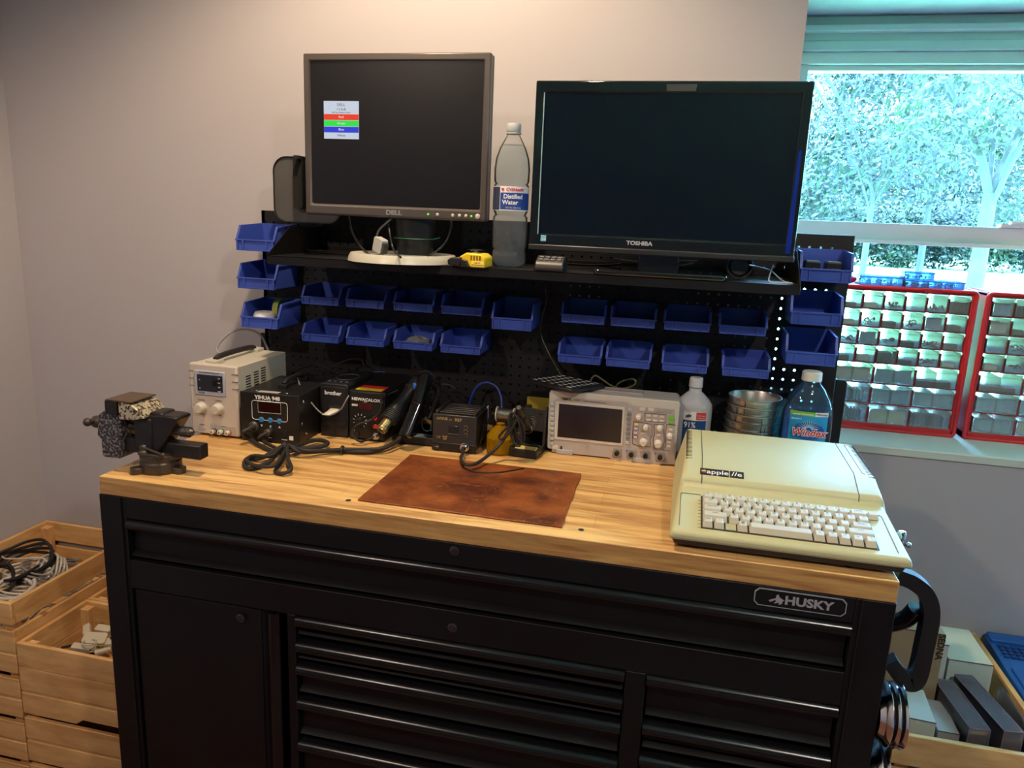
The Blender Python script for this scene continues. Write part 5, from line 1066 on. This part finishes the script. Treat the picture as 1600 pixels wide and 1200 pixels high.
for r_, row in enumerate(rowsK):
    x = kx0; y1 = ky1 - r_ * rp_; y0_ = y1 - rp_
    if r_ == 4: y0_ -= 0
    for s_, w_ in row:
        ww_ = abs(w_) * pitch
        if w_ > 0:
            g_ = .0009; b = MB(); kh = .0105; t_ = .0024
            a0, a1, c0, c1 = x + g_, x + ww_ - g_, y0_ + g_, y1 - g_
            v = [(a0, c0, .0008), (a1, c0, .0008), (a1, c1, .0008), (a0, c1, .0008), (a0 + t_, c0 + .0052, kh - .001), (a1 - t_, c0 + .0052, kh - .001), (a1 - t_, c1 - .0012, kh), (a0 + t_, c1 - .0012, kh)]
            b.add(v, [(0, 3, 2, 1), (4, 5, 6, 7), (0, 1, 5, 4), (1, 2, 6, 5), (2, 3, 7, 6), (3, 0, 4, 7)], DM)
            k_ = b.build('key', M_KEY, ap, bevel=.0007)
            if s_.strip():
                lt_ = txt('key_legend', s_, .0058 if len(s_) == 1 else .0034, (0, 0, 0), M_LEG, k_, rot=(0, 0, 0), ext=.00005, sx=1 if len(s_) == 1 else 1.0)
                lt_.matrix_local = DM @ Matrix.Translation(((a0 + a1) / 2, c1 - .0048, kh + .0002))
        else: MB().box(x + .001, x + ww_ - .001, y0_ + .001, y1 - .001, .0002, .0022, M=DM).build('key_blank', mat('key_blank_beige', (.42, .39, .22), .5, noise=0), ap)
        x += ww_
# reset key on the right
b = MB(); xr = kx1 + .0085; v0_ = ky1 - .014
v = [(xr - .009, v0_, .001), (xr + .008, v0_, .001), (xr + .008, v0_ + .013, .001), (xr - .009, v0_ + .013, .001), (xr - .0065, v0_ + .004, .008), (xr + .006, v0_ + .004, .008), (xr + .006, v0_ + .012, .009), (xr - .0065, v0_ + .012, .009)]
b.add(v, [(0, 3, 2, 1), (4, 5, 6, 7), (0, 1, 5, 4), (1, 2, 6, 5), (2, 3, 7, 6), (3, 0, 4, 7)], DM); b.build('key', M_KEY, ap, bevel=.0007)
# lid seams, vents, badge
def lidz(y): 
    if y < .1505: return .060 + (.0735 - .060) * max(0, y - .147) / .0035
    if y < .205: return .0735 + (.093 - .0735) * (y - .1505) / .0545
    return .093 + .0035 * (y - .205) / .18
b = MB()
for xs in (-.1265, .1225):
    xt = xs * .985
    b.tube([(xs, y, lidz(y) + .0002) for y in (.147, .1505, .18, .205, .30, .383)], .0007, 5)
b.tube([(.137, y, lidz(y) + .0002) for y in (.212, .30, .372)], .0006, 5); b.tube([(.137, .372, .0966), (.148, .372, .0966)], .0006, 5); b.tube([(.137, .212, .0934), (.140, .206, .0932)], .0006, 5)
b.tube([(-.158, .1465, .0606), (.158, .1465, .0606)], .0005, 5)
b.build('lid_seam', mat('seam_olive', (.07, .06, .04), .6, noise=0), ap)
b = MB()
for k in range(22):
    y = .20 + k * .0079
    for s_ in (-1, 1):
        xo = s_ * .1545; b.box(min(xo, xo - s_ * .010), max(xo, xo - s_ * .010), y, y + .0016, lidz(y) - .004, lidz(y) + .0006)
b.build('vent_slot', MATS['seam_olive'], ap)
b = MB(); b.prism([(.133, .0625), (.160, .0760), (.160, .073), (.14, .06)], -.157, .157, 'x'); 
sl = math.atan2(.0195, .0545); BM = Matrix.Translation((0, .1745, lidz(.1745) + .0003)) @ Matrix.Rotation(sl, 4, 'X')
def onl(px, py):
    n = Vector((0, -math.sin(sl), math.cos(sl))); P0 = Vector((1.195, .1745, H + lidz(.1745))); d = FW + RT * ((px - 800) / FPX) - UP * ((py - 600) / FPX)
    t = (P0 - CAM).dot(n) / d.dot(n); q = CAM + d * t; return (q.x - 1.195, (q.y - .1745) / math.cos(sl))
q0 = onl(1094, 737); q1 = onl(1144, 737); q2 = onl(1168, 742)
bx0, by0 = q0[0], onl(1119, 739)[1]
mb_ = mat('badge_black', (.025, .025, .022), .35, noise=0)
pl = MB().box(bx0, bx0 + .0475, by0 - .0085, by0 + .0085, -.0003, .0008, M=BM).build('badge', mb_, ap)
MB().box(bx0 + .0495, bx0 + .072, by0 - .0085, by0 + .0085, -.0003, .0008, M=BM).build('badge', mb_, ap)
for s_, x_, sz in (('apple', bx0 + .0290, .0150), ('//e', bx0 + .0605, .0145)):
    t = txt('lettering', s_, sz, (0, 0, 0), M_INK_W, pl, rot=(0, 0, 0), bold=.0002, sx=1.15, shear=0 if s_ == 'apple' else 0, ext=.00008); t.matrix_local = BM @ Matrix.Translation((x_, by0 - .0002, .0010))
stripes = [(.10, .45, .08), (.75, .55, .02), (.75, .28, .02), (.62, .05, .03), (.30, .04, .25), (.02, .18, .50)]
for k, c in enumerate(stripes):
    z1_ = .0036 - k * .00125; z0_ = z1_ - .00125
    def halfw(z): return .0046 * math.sqrt(max(.05, 1 - ((z + .0001) / .0043) ** 2))
    xc = bx0 + .0065; xr_ = xc + (halfw((z0_ + z1_) / 2) if k not in (1, 2, 3) else halfw((z0_ + z1_) / 2) - (.0012, .0017, .0012)[k - 1])
    MB().add([(xc - halfw(z0_), by0 + z0_, .0010), (xr_, by0 + z0_, .0010), (xr_ if k in (1, 2, 3) else xc + halfw(z1_), by0 + z1_, .0010), (xc - halfw(z1_), by0 + z1_, .0010)], [(0, 1, 2, 3)], BM).build('emblem_stripe', mat('stripe_%d' % k, c, .4, noise=0), pl)
MB().add([(bx0 + .0062, by0 + .0038, .0010), (bx0 + .0080, by0 + .0044, .0010), (bx0 + .0092, by0 + .0060, .0010), (bx0 + .0072, by0 + .0055, .0010)], [(0, 1, 2, 3)], BM).build('emblem_leaf', MATS['stripe_0'], pl)
# --- small clamp rod right of the computer
cl = thing('clamp_screw', 'shiny steel clamp screw standing at the right edge of the worktop behind the computer corner', 'clamp', (1.3775, .110, .905))
MB().tube([(0, 0, 0), (0, 0, .078)], .0048, 14).build('rod', M_CHROME, cl)
b = MB(); b.lathe([(.006, .078), (.0075, .080), (.0075, .088), (.005, .092), (.001, .093)], (0, 0, 0), 'z', 18); b.tube([(-.004, 0, .070), (.012, 0, .070)], .0028, 8); b.sphere((.012, 0, .070), .0045); b.build('knob', M_CHROME, cl)
MB().box(-.0235, .006, -.006, .006, -.004, .004).build('jaw', M_DSTEEL, cl, bevel=.001)

# ================================================================== CRATES
M_PINE = wood('pine_crate_wood', srgb(186, 138, 84), srgb(222, 178, 122), (2.0, 14, 9), True, None, .55)
M_PINEY = wood('pine_crate_wood_cross', srgb(184, 136, 82), srgb(220, 174, 118), (14, 2.0, 9), True, None, .55)
M_PINEZ = wood('pine_post_wood', srgb(190, 142, 88), srgb(224, 182, 128), (14, 14, 2.), False, None, .55)
def crate(name, label, x0, x1, y0, y1, z0, z1, group, notch=True, slot=.012):
    t = thing('wooden_crate', label, 'crate', (x0, y0, z0), 0, group); w_, d_, h_ = x1 - x0, y1 - y0, z1 - z0; th_ = .011
    bh = (h_ - slot - .006) / 2
    def board_x(y, za, zb, cut):      # boards running along x
        b = MB()
        if cut:
            c = w_ / 2; n_ = .058
            b.prism([(0, zb), (w_, zb), (w_, za), (c + n_ + .012, za), (c + n_ - .008, za + .014), (c - n_ + .008, za + .014), (c - n_ - .012, za), (0, za)], y, y + th_)
        else: b.box(0, w_, y, y + th_, za, zb)
        return b
    def board_y(x, za, zb): return MB().box(x, x + th_, th_, d_ - th_, za, zb)
    for y in (0, d_ - th_):
        board_x(y, h_ - bh, h_, notch).build('side_board', M_PINE, t, bevel=.0015); board_x(y, .006, .006 + bh, False).build('side_board', M_PINE, t, bevel=.0015)
    for x in (0, w_ - th_):
        board_y(x, h_ - bh, h_).build('side_board', M_PINEY, t, bevel=.0015); board_y(x, .006, .006 + bh).build('side_board', M_PINEY, t, bevel=.0015)
    for x in (th_, w_ - th_ - .024):
        for y in (th_, d_ - th_ - .024): MB().box(x, x + .024, y, y + .024, .004, h_ - .010).build('corner_post', M_PINEZ, t, bevel=.001)
    MB().box(th_ * .2, w_ - th_ * .2, th_ * .2, d_ - th_ * .2, 0, .006).build('bottom', M_PINE, t)
    return t
lev = [(.4045, .2665, 'top'), (.2655, .1345, 'second'), (.1335, .0025, 'bottom')]
zs = [.4045, .2705, .1365, .0025]
nmz = ['topmost', 'middle', 'lowest']
for k in range(3):
    za, zb = zs[k + 1] + .0005, zs[k]
    crate('c', ('open pine crate of white adapters beside the black cabinet, topmost of the front stack' if k == 0 else 'pine crate with a handle slot in the front stack beside the cabinet, %s' % nmz[k]), -.480, -.035, .225, .447, za, zb, 'pine crates of the front left stack', notch=k > 0, slot=.001 if k == 0 else .012)
    crate('c', 'pine crate in the rear stack beside the cabinet touching the wall, %s' % nmz[k], -.480, -.035, .450, .655, za, zb, 'pine crates of the rear left stack')
zs2 = [.505, .368, .246, .124, .002]
nm4 = ['open pine crate full of tangled cables in the left corner, topmost of its stack', 'pine crate in the corner stack at the left wall, second from the top', 'pine crate in the corner stack at the left wall, third from the top', 'pine crate in the corner stack at the left wall, lowest']
for k in range(4): crate('c', nm4[k], -.797, -.4835, .225, .656, zs2[k + 1] + .0005, zs2[k], 'pine crates of the corner stack', notch=False, slot=.016)
crate('c', 'open pine crate of boxes and clear cases right of the cabinet, topmost of its stack', 1.452, 1.728, .218, .656, .43, .570, 'pine crates right of the cabinet', notch=False)
for k in range(3): crate('c', 'pine crate under the box-filled crate right of the cabinet, %s below it' % ('first', 'second', 'third')[k], 1.452, 1.728, .218, .656, .4295 - .143 * (k + 1) + .0005, .4295 - .143 * k, 'pine crates right of the cabinet', notch=False)
# cables in the corner crate
rn = random.Random(21)
def loop(cx, cy, cz, R_, r_, tilt, az, m, label, turns=3, sq=.8, name='coiled_cable', grp='tangled cables in the corner crate'):
    pts = []; n = 14 * turns
    E_ = Euler((tilt, rn.uniform(-.2, .2), az)).to_matrix()
    for k in range(n):
        a = 2 * PI * k / 14; rr = R_ * (1 + .07 * math.sin(k * 1.7) + .05 * (k // 14 - 1)); q = E_ @ Vector((rr * math.cos(a), rr * sq * math.sin(a), .0022 * k / 3 + .003 * math.sin(k * .9))); pts.append((cx + q.x, cy + q.y, cz + q.z))
    o = MB().tube(pts, r_, 7, 3).build(name, m); return tag(o, label, 'cable', grp)
M_CW = mat('white_cable', (.50, .48, .44), .45, noise=0); M_CGR = mat('mid_grey_cable', (.24, .23, .22), .5, noise=0)
def cz_(px, py, z): return at(px, py, 'z', z)
q = cz_(38, 890, .45); loop(q.x, q.y, .452, .080, .0042, .35, .2, M_CB, 'large coil of black cable in the corner crate', 4, .85)
q = cz_(0, 912, .45); loop(q.x, q.y, .462, .032, .0048, 1.0, .9, M_CB, 'small thick black cable loop at the left edge of the corner crate', 2, 1.2)
q = cz_(95, 890, .45); loop(q.x - .005, q.y, .448, .045, .0030, .9, -.5, M_CW, 'tied hank of white cable in the corner crate, right side', 4, .7)
q = cz_(45, 900, .44); loop(q.x, q.y, .440, .060, .0032, .1, .6, M_CW, 'loosely looped white cable on the black coil in the corner crate', 3, .7)
q = cz_(20, 925, .44); loop(q.x, q.y, .438, .050, .0050, .2, 1.6, M_CW, 'thick off-white cable under the black loop in the corner crate', 2, .9)
q = cz_(60, 905, .43); loop(q.x, q.y, .428, .052, .0026, .4, 2.2, M_CGR, 'grey cable tangle at the bottom of the corner crate', 4, .9)
q = cz_(30, 940, .42); loop(q.x - .02, q.y + .01, .418, .045, .0028, -.2, .3, M_CW, 'thin white cable curled near the front board of the corner crate', 3, .8)
cable('thin_white_cable', 'thin white cable arching across the top of the black coil in the corner crate', 'cable', [cz_(2, 862, .47), cz_(6, 872, .475), cz_(30, 873, .48), cz_(65, 872, .48), cz_(78, 885, .46), cz_(82, 900, .45)], .0024, M_CW)
cable('thin_white_cable', 'short white cable standing up beside the crate corner post', 'cable', [cz_(70, 867, .47), cz_(80, 868, .475), cz_(85, 876, .465), cz_(80, 888, .45), cz_(72, 905, .44)], .0022, M_CW)
lay = MB(); r3 = random.Random(4)
for i in range(60):
    a = (r3.uniform(-.775, -.505), r3.uniform(.25, .63)); c = r3.uniform(0, 6); l = .05; z = .385 + r3.uniform(0, .022)
    lay.tube([(a[0], a[1], z), (min(-.50, max(-.78, a[0] + l * math.cos(c))), min(.635, max(.245, a[1] + l * math.sin(c))), z + .008), (min(-.50, max(-.78, a[0] + l * math.cos(c + 1.2))), min(.635, max(.245, a[1] + l * math.sin(c + 1.2))), z + .003)], .003, 6, 4)
o = lay.build('cable_layer', M_CGR); tag(o, 'layer of tangled grey cables filling the bottom of the corner crate', 'cables', None, 'stuff')
# adapters in the front crate
def adapter(px, py, z, sz, ang, label, tilt=0, m=M_WHITEP):
    q = cz_(px, py, z); t = thing('power_adapter', label, 'adapter', (q.x, q.y, z), ang, 'white adapters in the front left crate')
    E_ = Euler((tilt, tilt * .5, 0)).to_matrix().to_4x4()
    MB().rbox(-sz[0] / 2, sz[0] / 2, -sz[1] / 2, sz[1] / 2, -sz[2] / 2, sz[2] / 2, sz[1] * .2, 'z', M=E_).build('body', m, t, bevel=.002)
    MB().box(sz[0] / 2 - .001, sz[0] / 2 + .007, -.006, .006, -.004, .004, M=E_).build('connector', m, t, bevel=.001)
MWA = mat('ivory_adapter', (.58, .52, .42), .4, noise=.02)
adapter(148, 1000, .362, (.055, .036, .020), 25, 'large ivory power brick at the middle of the front crate contents', .3, MWA)
adapter(136, 984, .372, (.034, .018, .012), -50, 'small ivory plug adapter at the back of the front crate contents', .5, MWA)
adapter(162, 984, .366, (.040, .022, .016), 10, 'ivory adapter behind the large brick, partly hidden by the cabinet', .2, MWA)
adapter(128, 1012, .356, (.048, .020, .014), 15, 'long ivory adapter at the left end of the heap in the front crate', .2, MWA)
adapter(166, 1006, .352, (.035, .018, .014), 30, 'short ivory adapter right of the large brick against the cabinet', .1, MWA)
adapter(158, 1018, .346, (.030, .014, .010), 50, 'little ivory plug in front of the large brick', 0, MWA)
q = cz_(143, 1016, .345); loop(q.x, q.y, .345, .014, .0018, .2, 0, M_CW, 'small coil of white wire at the front of the adapter heap', 3, .9, grp='cables in the front crate')
q = cz_(158, 1013, .34); loop(q.x, q.y, .342, .020, .0012, .1, 0, mat('yellow_wire', (.35, .30, .05), .5, noise=0), 'thin yellow wire loop beside the white wire coil', 2, .7, grp='cables in the front crate')
cable('black_lead', 'black lead running under the ivory adapters in the front crate', 'cable', [cz_(96, 1012, .345), cz_(115, 1008, .348), cz_(132, 1002, .352), cz_(150, 990, .356)], .0035, M_CB)
B(-.462, -.055, .24, .43, .305, .332).build('c') if False else None
pk = MB(); r3 = random.Random(9)
for i in range(46):
    a = (r3.uniform(-.45, -.07), r3.uniform(.245, .425)); c = r3.uniform(0, 6); z = .285 + r3.uniform(0, .045)
    pk.tube([(a[0], a[1], z), (min(-.06, max(-.46, a[0] + .05 * math.cos(c))), min(.43, max(.24, a[1] + .05 * math.sin(c))), z + .008), (min(-.06, max(-.46, a[0] + .06 * math.cos(c + 1))), min(.43, max(.24, a[1] + .05 * math.sin(c + 1))), z)], .0035, 6, 4)
o = pk.build('cable_layer', M_CB); tag(o, 'layer of dark cables under the ivory adapters in the front crate', 'cables', None, 'stuff')
cable('thin_cable', 'black lead showing in the rear crate beside the cabinet', 'cord', [cz_(150, 915, .35), cz_(158, 925, .36), cz_(163, 920, .37), (-.38, .56, .33)], .005, M_CB)

# ------------------------------------------------------------------ things in the right crate
M_CARD = mat('brown_card', (.30, .22, .13), .6, noise=.05, scale=20); M_WC = mat('white_card', (.50, .51, .46), .55, noise=.03, scale=15)
def carton(label, x0, x1, y0, y1, z0, z1, m, rz=0, flap=True, nm='carton'):
    t = thing(nm, label, 'box', ((x0 + x1) / 2, (y0 + y1) / 2, z0), rz, None); a, c = (x1 - x0) / 2, (y1 - y0) / 2
    B(-a, a, -c, c, 0, z1 - z0).build('body', m, t, bevel=.0012)
    if flap: B(-a, a, -c - .0006, -c + .0006, z1 - z0 - .0012, z1 - z0 + .0006).build('flap_edge', mat('card_edge', (.10, .08, .06), .7, noise=0), t)
    return t
t = carton('brown cardboard box printed SEDNA in the right crate', 1.467, 1.562, .368, .440, .4365, .700, M_CARD)
txt('lettering', 'SEDNA', .017, (.0405, -.0368, .2363), mat('card_print', (.03, .02, .015), .6, noise=0), t, rot=(90, 90, 0), bold=.0006)
carton('narrow white box standing behind the brown printed box', 1.566, 1.583, .40, .49, .4365, .662, M_WC)
carton('large white box with a pale green top at the back of the right crate', 1.595, 1.676, .420, .560, .4365, .622, mat('pale_green_card', (.52, .60, .54), .5, noise=.04))
carton('low white box in the front left of the right crate', 1.475, 1.531, .250, .355, .4365, .585, M_WC, -4)
carton('white card sleeve lying beside the low white box in the crate', 1.536, 1.572, .252, .352, .4365, .568, mat('grey_white_card', (.34, .33, .33), .55, noise=.04), -2)
carton('kraft box hidden behind the brown printed box near the wall', 1.467, 1.56, .450, .52, .4365, .66, M_CARD)
def clearcase(label, A, Bq, w_, z0, z1, rz):
    t = thing('clear_case', label, 'case', (A[0], A[1], z0), rz, 'clear plastic cases in the right crate')
    MC = clear('smoky_clear', (.95, .92, .97), .34, .10, .20, (.90, .84, .92)); l = Bq; h_ = z1 - z0; tt = .0015
    b = MB(); b.box(0, w_, 0, tt, 0, h_); b.box(0, w_, l - tt, l, 0, h_); b.box(0, tt, 0, l, 0, h_); b.box(w_ - tt, w_, 0, l, 0, h_); b.box(0, w_, 0, l, 0, tt); b.box(0, w_, 0, l, h_ - tt, h_); b.build('shell', MC, t, bevel=.0005)
    e = MB(); e.tube([(x, y, h_) for x, y in rpoly(0, w_, 0, l, .004, 3)], .0012, 5, closed=True); e.tube([(0, 0, 0), (0, 0, h_)], .001, 5); e.tube([(w_, 0, 0), (w_, 0, h_)], .001, 5); e.build('edge', clear('purple_clear', (.8, .7, .85), .5, .1, .5, (.62, .50, .66)), t)
    c = MB(); c.box(.004, w_ - .004, l * .3, l * .34, .01, h_ - .01); c.box(.004, w_ - .006, l * .6, l * .64, .01, h_ - .012); c.box(w_ * .3, w_ * .6, .01, l * .2, .01, h_ - .02); c.build('insert', mat('violet_insert', (.30, .26, .33), .4), t)
    B(w_ * .35, w_ * .75, l * .40, l * .52, h_ - .012, h_ - .0105).build('paper_slip', M_WHITEP, t)
    c = MB()
    for k in range(5): c.box(.003, w_ - .003, l * (.08 + .18 * k), l * (.08 + .18 * k) + .0012, h_ - .02, h_ - .003)
    for k in range(6): c.lathe([(.002, 0), (.004, 0), (.004, .02), (.002, .02)], (w_ * (.3 + .4 * (k % 2)), l * (.12 + .14 * k), h_ - .035), 'z', 10, cap=False)
    c.build('compartment_wall', clear('case_wall', (.8, .76, .84), .4, .1, .4, (.55, .48, .60)), t)
clearcase('smoky clear plastic case lying long in the middle of the right crate', (1.578, .240), .150, .036, .4367, .592, 6)
clearcase('smoky clear plastic case with purple tint at the right of the crate', (1.632, .236), .170, .034, .4367, .600, 10)
pc = thing('card_sleeve', 'dark red-brown hang card with a slot at the right wall of the right crate', 'card', (1.688, .240, .4367), 0)
MB().rbox(0, .0030, 0, .16, 0, .15, .018, 'x').build('card', mat('maroon_card', (.10, .04, .04), .45, noise=.05), pc); MB().rbox(-.0030, -.0004, .006, .17, 0, .156, .018, 'x').build('backing', clear('clear_sleeve', (.75, .75, .75), .3, .1, .2), pc)
B(-.0038, -.0030, .06, .08, .11, .116).build('hang_slot', M_WHITEP, pc)
# blue keyboard-like device standing behind the crate
bk = thing('blue_phone', 'blue device with a keypad leaning behind the right crate at the wall', 'device', (0, 0, 0))
c0_ = [at(1536, 993, 'z', .60), at(1585, 998, 'z', .60), at(1612, 1040, 'z', .60), at(1560, 1035, 'z', .60)]
cx, cy = 1.782, .56
BK = Matrix.Translation((1.742, .650, .545)) @ Matrix.Rotation(math.radians(4), 4, 'X')
MBK = mat('royal_blue_plastic', (.015, .10, .36), .4, noise=.03)
MB().rbox(0, .11, -.33, 0, 0, .03, .008, 'z', M=BK).build('body', MBK, bk, bevel=.002); MB().rbox(.002, .098, -.035, -.002, .028, .038, .006, 'z', M=BK).build('top_bar', MBK, bk, bevel=.002)
b = MB()
for i in range(6):
    for j in range(4): b.rbox(.012 + i * .0135, .022 + i * .0135, -.052 - j * .0125, -.043 - j * .0125, .030, .034, .002, 'z', M=BK)
b.build('keypad', mat('deep_blue_keys', (.01, .05, .20), .4, noise=0), bk)
MB().rbox(.01, .10, -.32, -.125, .028, .036, .006, 'z', M=BK).build('lower_panel', MBK, bk, bevel=.002)
sb_ = MB().box(1.735, 1.86, .30, .655, .0, .515).build('blue_support_box', M_CARD); tag(sb_, 'tall brown carton standing right of the right crate under the blue device', 'box')

# ================================================================== DRAWER CABINETS ON THE SILL
M_RED = mat('red_plastic', (.50, .018, .02), .38, noise=.03)
M_DRW = clear('drawer_plastic', (.95, .99, .97), .12, .12, .17, (.80, .90, .86))
CW, CH, CDp, CY = .302, .345, .135, .80
def contents(kind, w_, h_, rn):
    b = MB(); c = rn.random()
    if kind == 0:
        for _ in range(16): b.lathe([(.0018, -.0015), (.0034, -.0015), (.0034, .0015), (.0018, .0015)], (rn.uniform(.006, w_ - .006), rn.uniform(.005, .012), .004 + rn.uniform(0, h_ * .3)), rn.choice('xyz'), 8, cap=False)
    elif kind == 1:
        for k in range(10): b.box(.005 + k * (w_ - .010) / 10, .0062 + k * (w_ - .010) / 10, .006, .05, .002, h_ * .62)
    elif kind == 2:
        b.box(.006, w_ - .010, .004, .030, .002, h_ * rn.uniform(.25, .42))
    elif kind == 3:
        for _ in range(9): a = rn.uniform(0, 3.1); x, y, z = rn.uniform(.01, w_ - .01), rn.uniform(.005, .012), rn.uniform(.004, h_ * .45); b.tube([(x - .006 * math.cos(a), y, z), (x, y + .002, z + .004), (x + .006 * math.cos(a), y, z + .001)], .0012, 5, 3)
    elif kind == 4:
        n = 7
        vv = [(.004 + (w_ - .008) * i / (n - 1), (.004 + rn.uniform(0, .005)), .003 + (h_ * .7) * j / 3 + rn.uniform(-.002, .002)) for i in range(n) for j in range(4)]
        b.add(vv, [(i * 4 + j, i * 4 + 4 + j, i * 4 + 5 + j, i * 4 + 1 + j) for i in range(n - 1) for j in range(3)])
    return b
M_CON = [mat('content_steel', (.22, .21, .20), .35, .7, noise=.3), mat('content_dark', (.03, .03, .035), .5, noise=.3), mat('content_blue_bag', (.25, .42, .60), .4, noise=.3, scale=90), mat('content_brown', (.16, .10, .08), .5, noise=.4), mat('content_pale', (.50, .55, .52), .5, noise=.2, scale=60), mat('content_grey', (.13, .13, .14), .5, noise=.3)]
def drawer_cabinet(x, label, seed, skip):
    rn = random.Random(seed); t = thing('drawer_cabinet', label, 'drawer cabinet', (x, CY, SILL), 0, 'red drawer cabinets on the window sill')
    top, sidew, bot = .012, .0135, .019; rows = [.0425] * 4 + [.049] * 3; ux = CW - 2 * sidew; cols = [6] * 4 + [3] * 3
    f = MB(); f.box(0, sidew, 0, CDp, 0, CH); f.box(CW - sidew, CW, 0, CDp, 0, CH); f.box(0, CW, 0, CDp, CH - top, CH); f.box(0, CW, 0, CDp, 0, bot); f.build('frame', M_RED, t, bevel=.0035)
    lip = MB(); lip.tube([(q[0], -.001, q[1]) for q in rpoly(.003, CW - .003, .003, CH - .003, .008, 4)], .0045, 8, closed=True); lip.build('front_rim', M_RED, t)
    z = CH - top; s_ = MB()
    for r_, h_ in enumerate(rows):
        z -= h_; s_.box(sidew, CW - sidew, .001, CDp - .004, z - .001, z + .001)
        for c in range(1, cols[r_]): s_.box(sidew + ux * c / cols[r_] - .0008, sidew + ux * c / cols[r_] + .0008, .001, CDp - .004, z, z + h_)
    s_.build('divider_grid', M_RED, t)
    B(CW * .62, CW * .62 + .036, -.0058, -.004, CH - .0095, CH - .001).build('nameplate', mat('deep_red', (.30, .008, .012), .4, noise=0), t)
    z = CH - top
    for r_, h_ in enumerate(rows):
        z -= h_; n = cols[r_]
        for c in range(n):
            w_ = ux / n - .0042; x0_ = sidew + ux * c / n + .0021; z0_ = z + .002; hh = h_ - .0045
            d = MB(); d.box(0, w_, 0, .0014, 0, hh); d.box(0, w_, 0, .12, 0, .0012); d.box(0, .0012, 0, .12, 0, hh * .85); d.box(w_ - .0012, w_, 0, .12, 0, hh * .85)
            d.box(-.001, w_ + .001, -.0045, .001, hh - .009, hh - .0075); d.box(-.001, w_ + .001, -.0012, .0014, hh - .009, hh); d.box(.001, w_ - .001, -.0030, .001, 0, .0014)
            if n == 3: d.box(w_ / 2 - .0006, w_ / 2 + .0006, .001, .1, 0, hh * .8); d.box(w_ / 2 - .0016, w_ / 2 + .0016, -.001, 0, .001, hh - .009)
            o = d.build('drawer', M_DRW, t, loc=(x0_, -.0015, z0_));
            kd = (0 if rn.random() < .22 else rn.choice([1, 2, 3, 4, 4, 2])) if n == 6 else rn.choice([4, 4, 1, 2])
            if rn.random() < .9:
                m_ = {0: M_CON[0], 1: rn.choice([M_CON[1], M_CON[5]]), 2: rn.choice([M_CON[1], M_CON[5], M_CON[4]]), 3: rn.choice([M_CON[3], M_CON[0], M_CON[5]]), 4: rn.choice([M_CON[2], M_CON[4], M_CON[2]])}[kd]
                contents(kd, w_, hh, rn).build('contents', m_, o)
    return t
drawer_cabinet(1.362, 'red drawer cabinet with clear drawers on the sill beside the pegboard, small boxes on top', 5, 0)
drawer_cabinet(1.681, 'red drawer cabinet at the right edge of the view with nothing on top', 8, 0)
def blue_case(label, x0, x1, y0, y1, z0, z1, ncell, nuts):
    t = thing('compartment_box', label, 'box', (x0, y0, z0), 0, 'blue compartment boxes on the red cabinet'); w_, d_, h_ = x1 - x0, y1 - y0, z1 - z0
    MBL = clear('blue_clear', (.62, .80, .98), .2, .08, .22, (.50, .70, .95)); b = MB()
    b.box(0, w_, 0, .001, 0, h_); b.box(0, w_, d_ - .001, d_, 0, h_); b.box(0, .001, 0, d_, 0, h_); b.box(w_ - .001, w_, 0, d_, 0, h_); b.box(0, w_, 0, d_, 0, .001)
    for k in range(1, ncell): b.box(w_ * k / ncell, w_ * k / ncell + .0008, 0, d_, 0, h_ * .9)
    b.build('tray', MBL, t); B(-.0015, w_ + .0015, -.0015, d_ + .001, h_ - .004, h_).build('lid', clear('blue_lid', (.45, .70, .98), .2, .08, .35, (.30, .55, .95)), t, bevel=.001)
    r_ = random.Random(int(x0 * 1000)); c = MB()
    for _ in range(nuts): c.lathe([(.001, -.001), (.0026, -.001), (.0026, .001), (.001, .001)], (r_.uniform(.005, w_ - .005), r_.uniform(.004, d_ - .01), .0035 + r_.uniform(0, h_ * .35)), r_.choice('xyz'), 6, cap=False)
    c.build('hardware', M_CON[0], t); return t
ZT2 = SILL + CH + .0005
blue_case('long blue-lidded compartment box on the red cabinet, left one', 1.413, 1.506, .815, .875, ZT2, ZT2 + .021, 4, 20)
blue_case('clear blue compartment box on the red cabinet full of hardware, right one', 1.511, 1.637, .815, .875, ZT2, ZT2 + .017, 5, 60)
blue_case('small blue-lidded box stacked on the other compartment boxes', 1.509, 1.572, .82, .865, ZT2 + .0175, ZT2 + .0355, 2, 20)
b = MB(); b.sphere((1.395, .84, ZT2 + .010), .014, 14, 8, sc=(1.1, 1, .7)); o = b.build('red_parts_bag', mat('red_bag', (.55, .02, .08), .35, noise=.3, scale=120, bump=1.)); tag(o, 'small red bag of parts at the left end of the red cabinet top', 'bag')
# ------------------------------------------------------------------ leads that belong to a thing become its parts
def own(child, parent):
    child.parent = parent; child.matrix_parent_inverse = parent.matrix_basis.inverted()
    for k in ('label', 'category', 'group'):
        if k in child: del child[k]
for o in list(COL.objects):
    if o.parent is None and 'label' in o:
        l = o['label']
        if o.name.startswith('monitor_cable'): own(o, mo)
        elif o.name.startswith('power_cord'): own(o, ps)
        elif o.name.startswith('iron_cord'): own(o, s7)
        elif o.name.startswith('hose'): own(o, na)
        elif o.name.startswith('screen_cable'): own(o, tv)
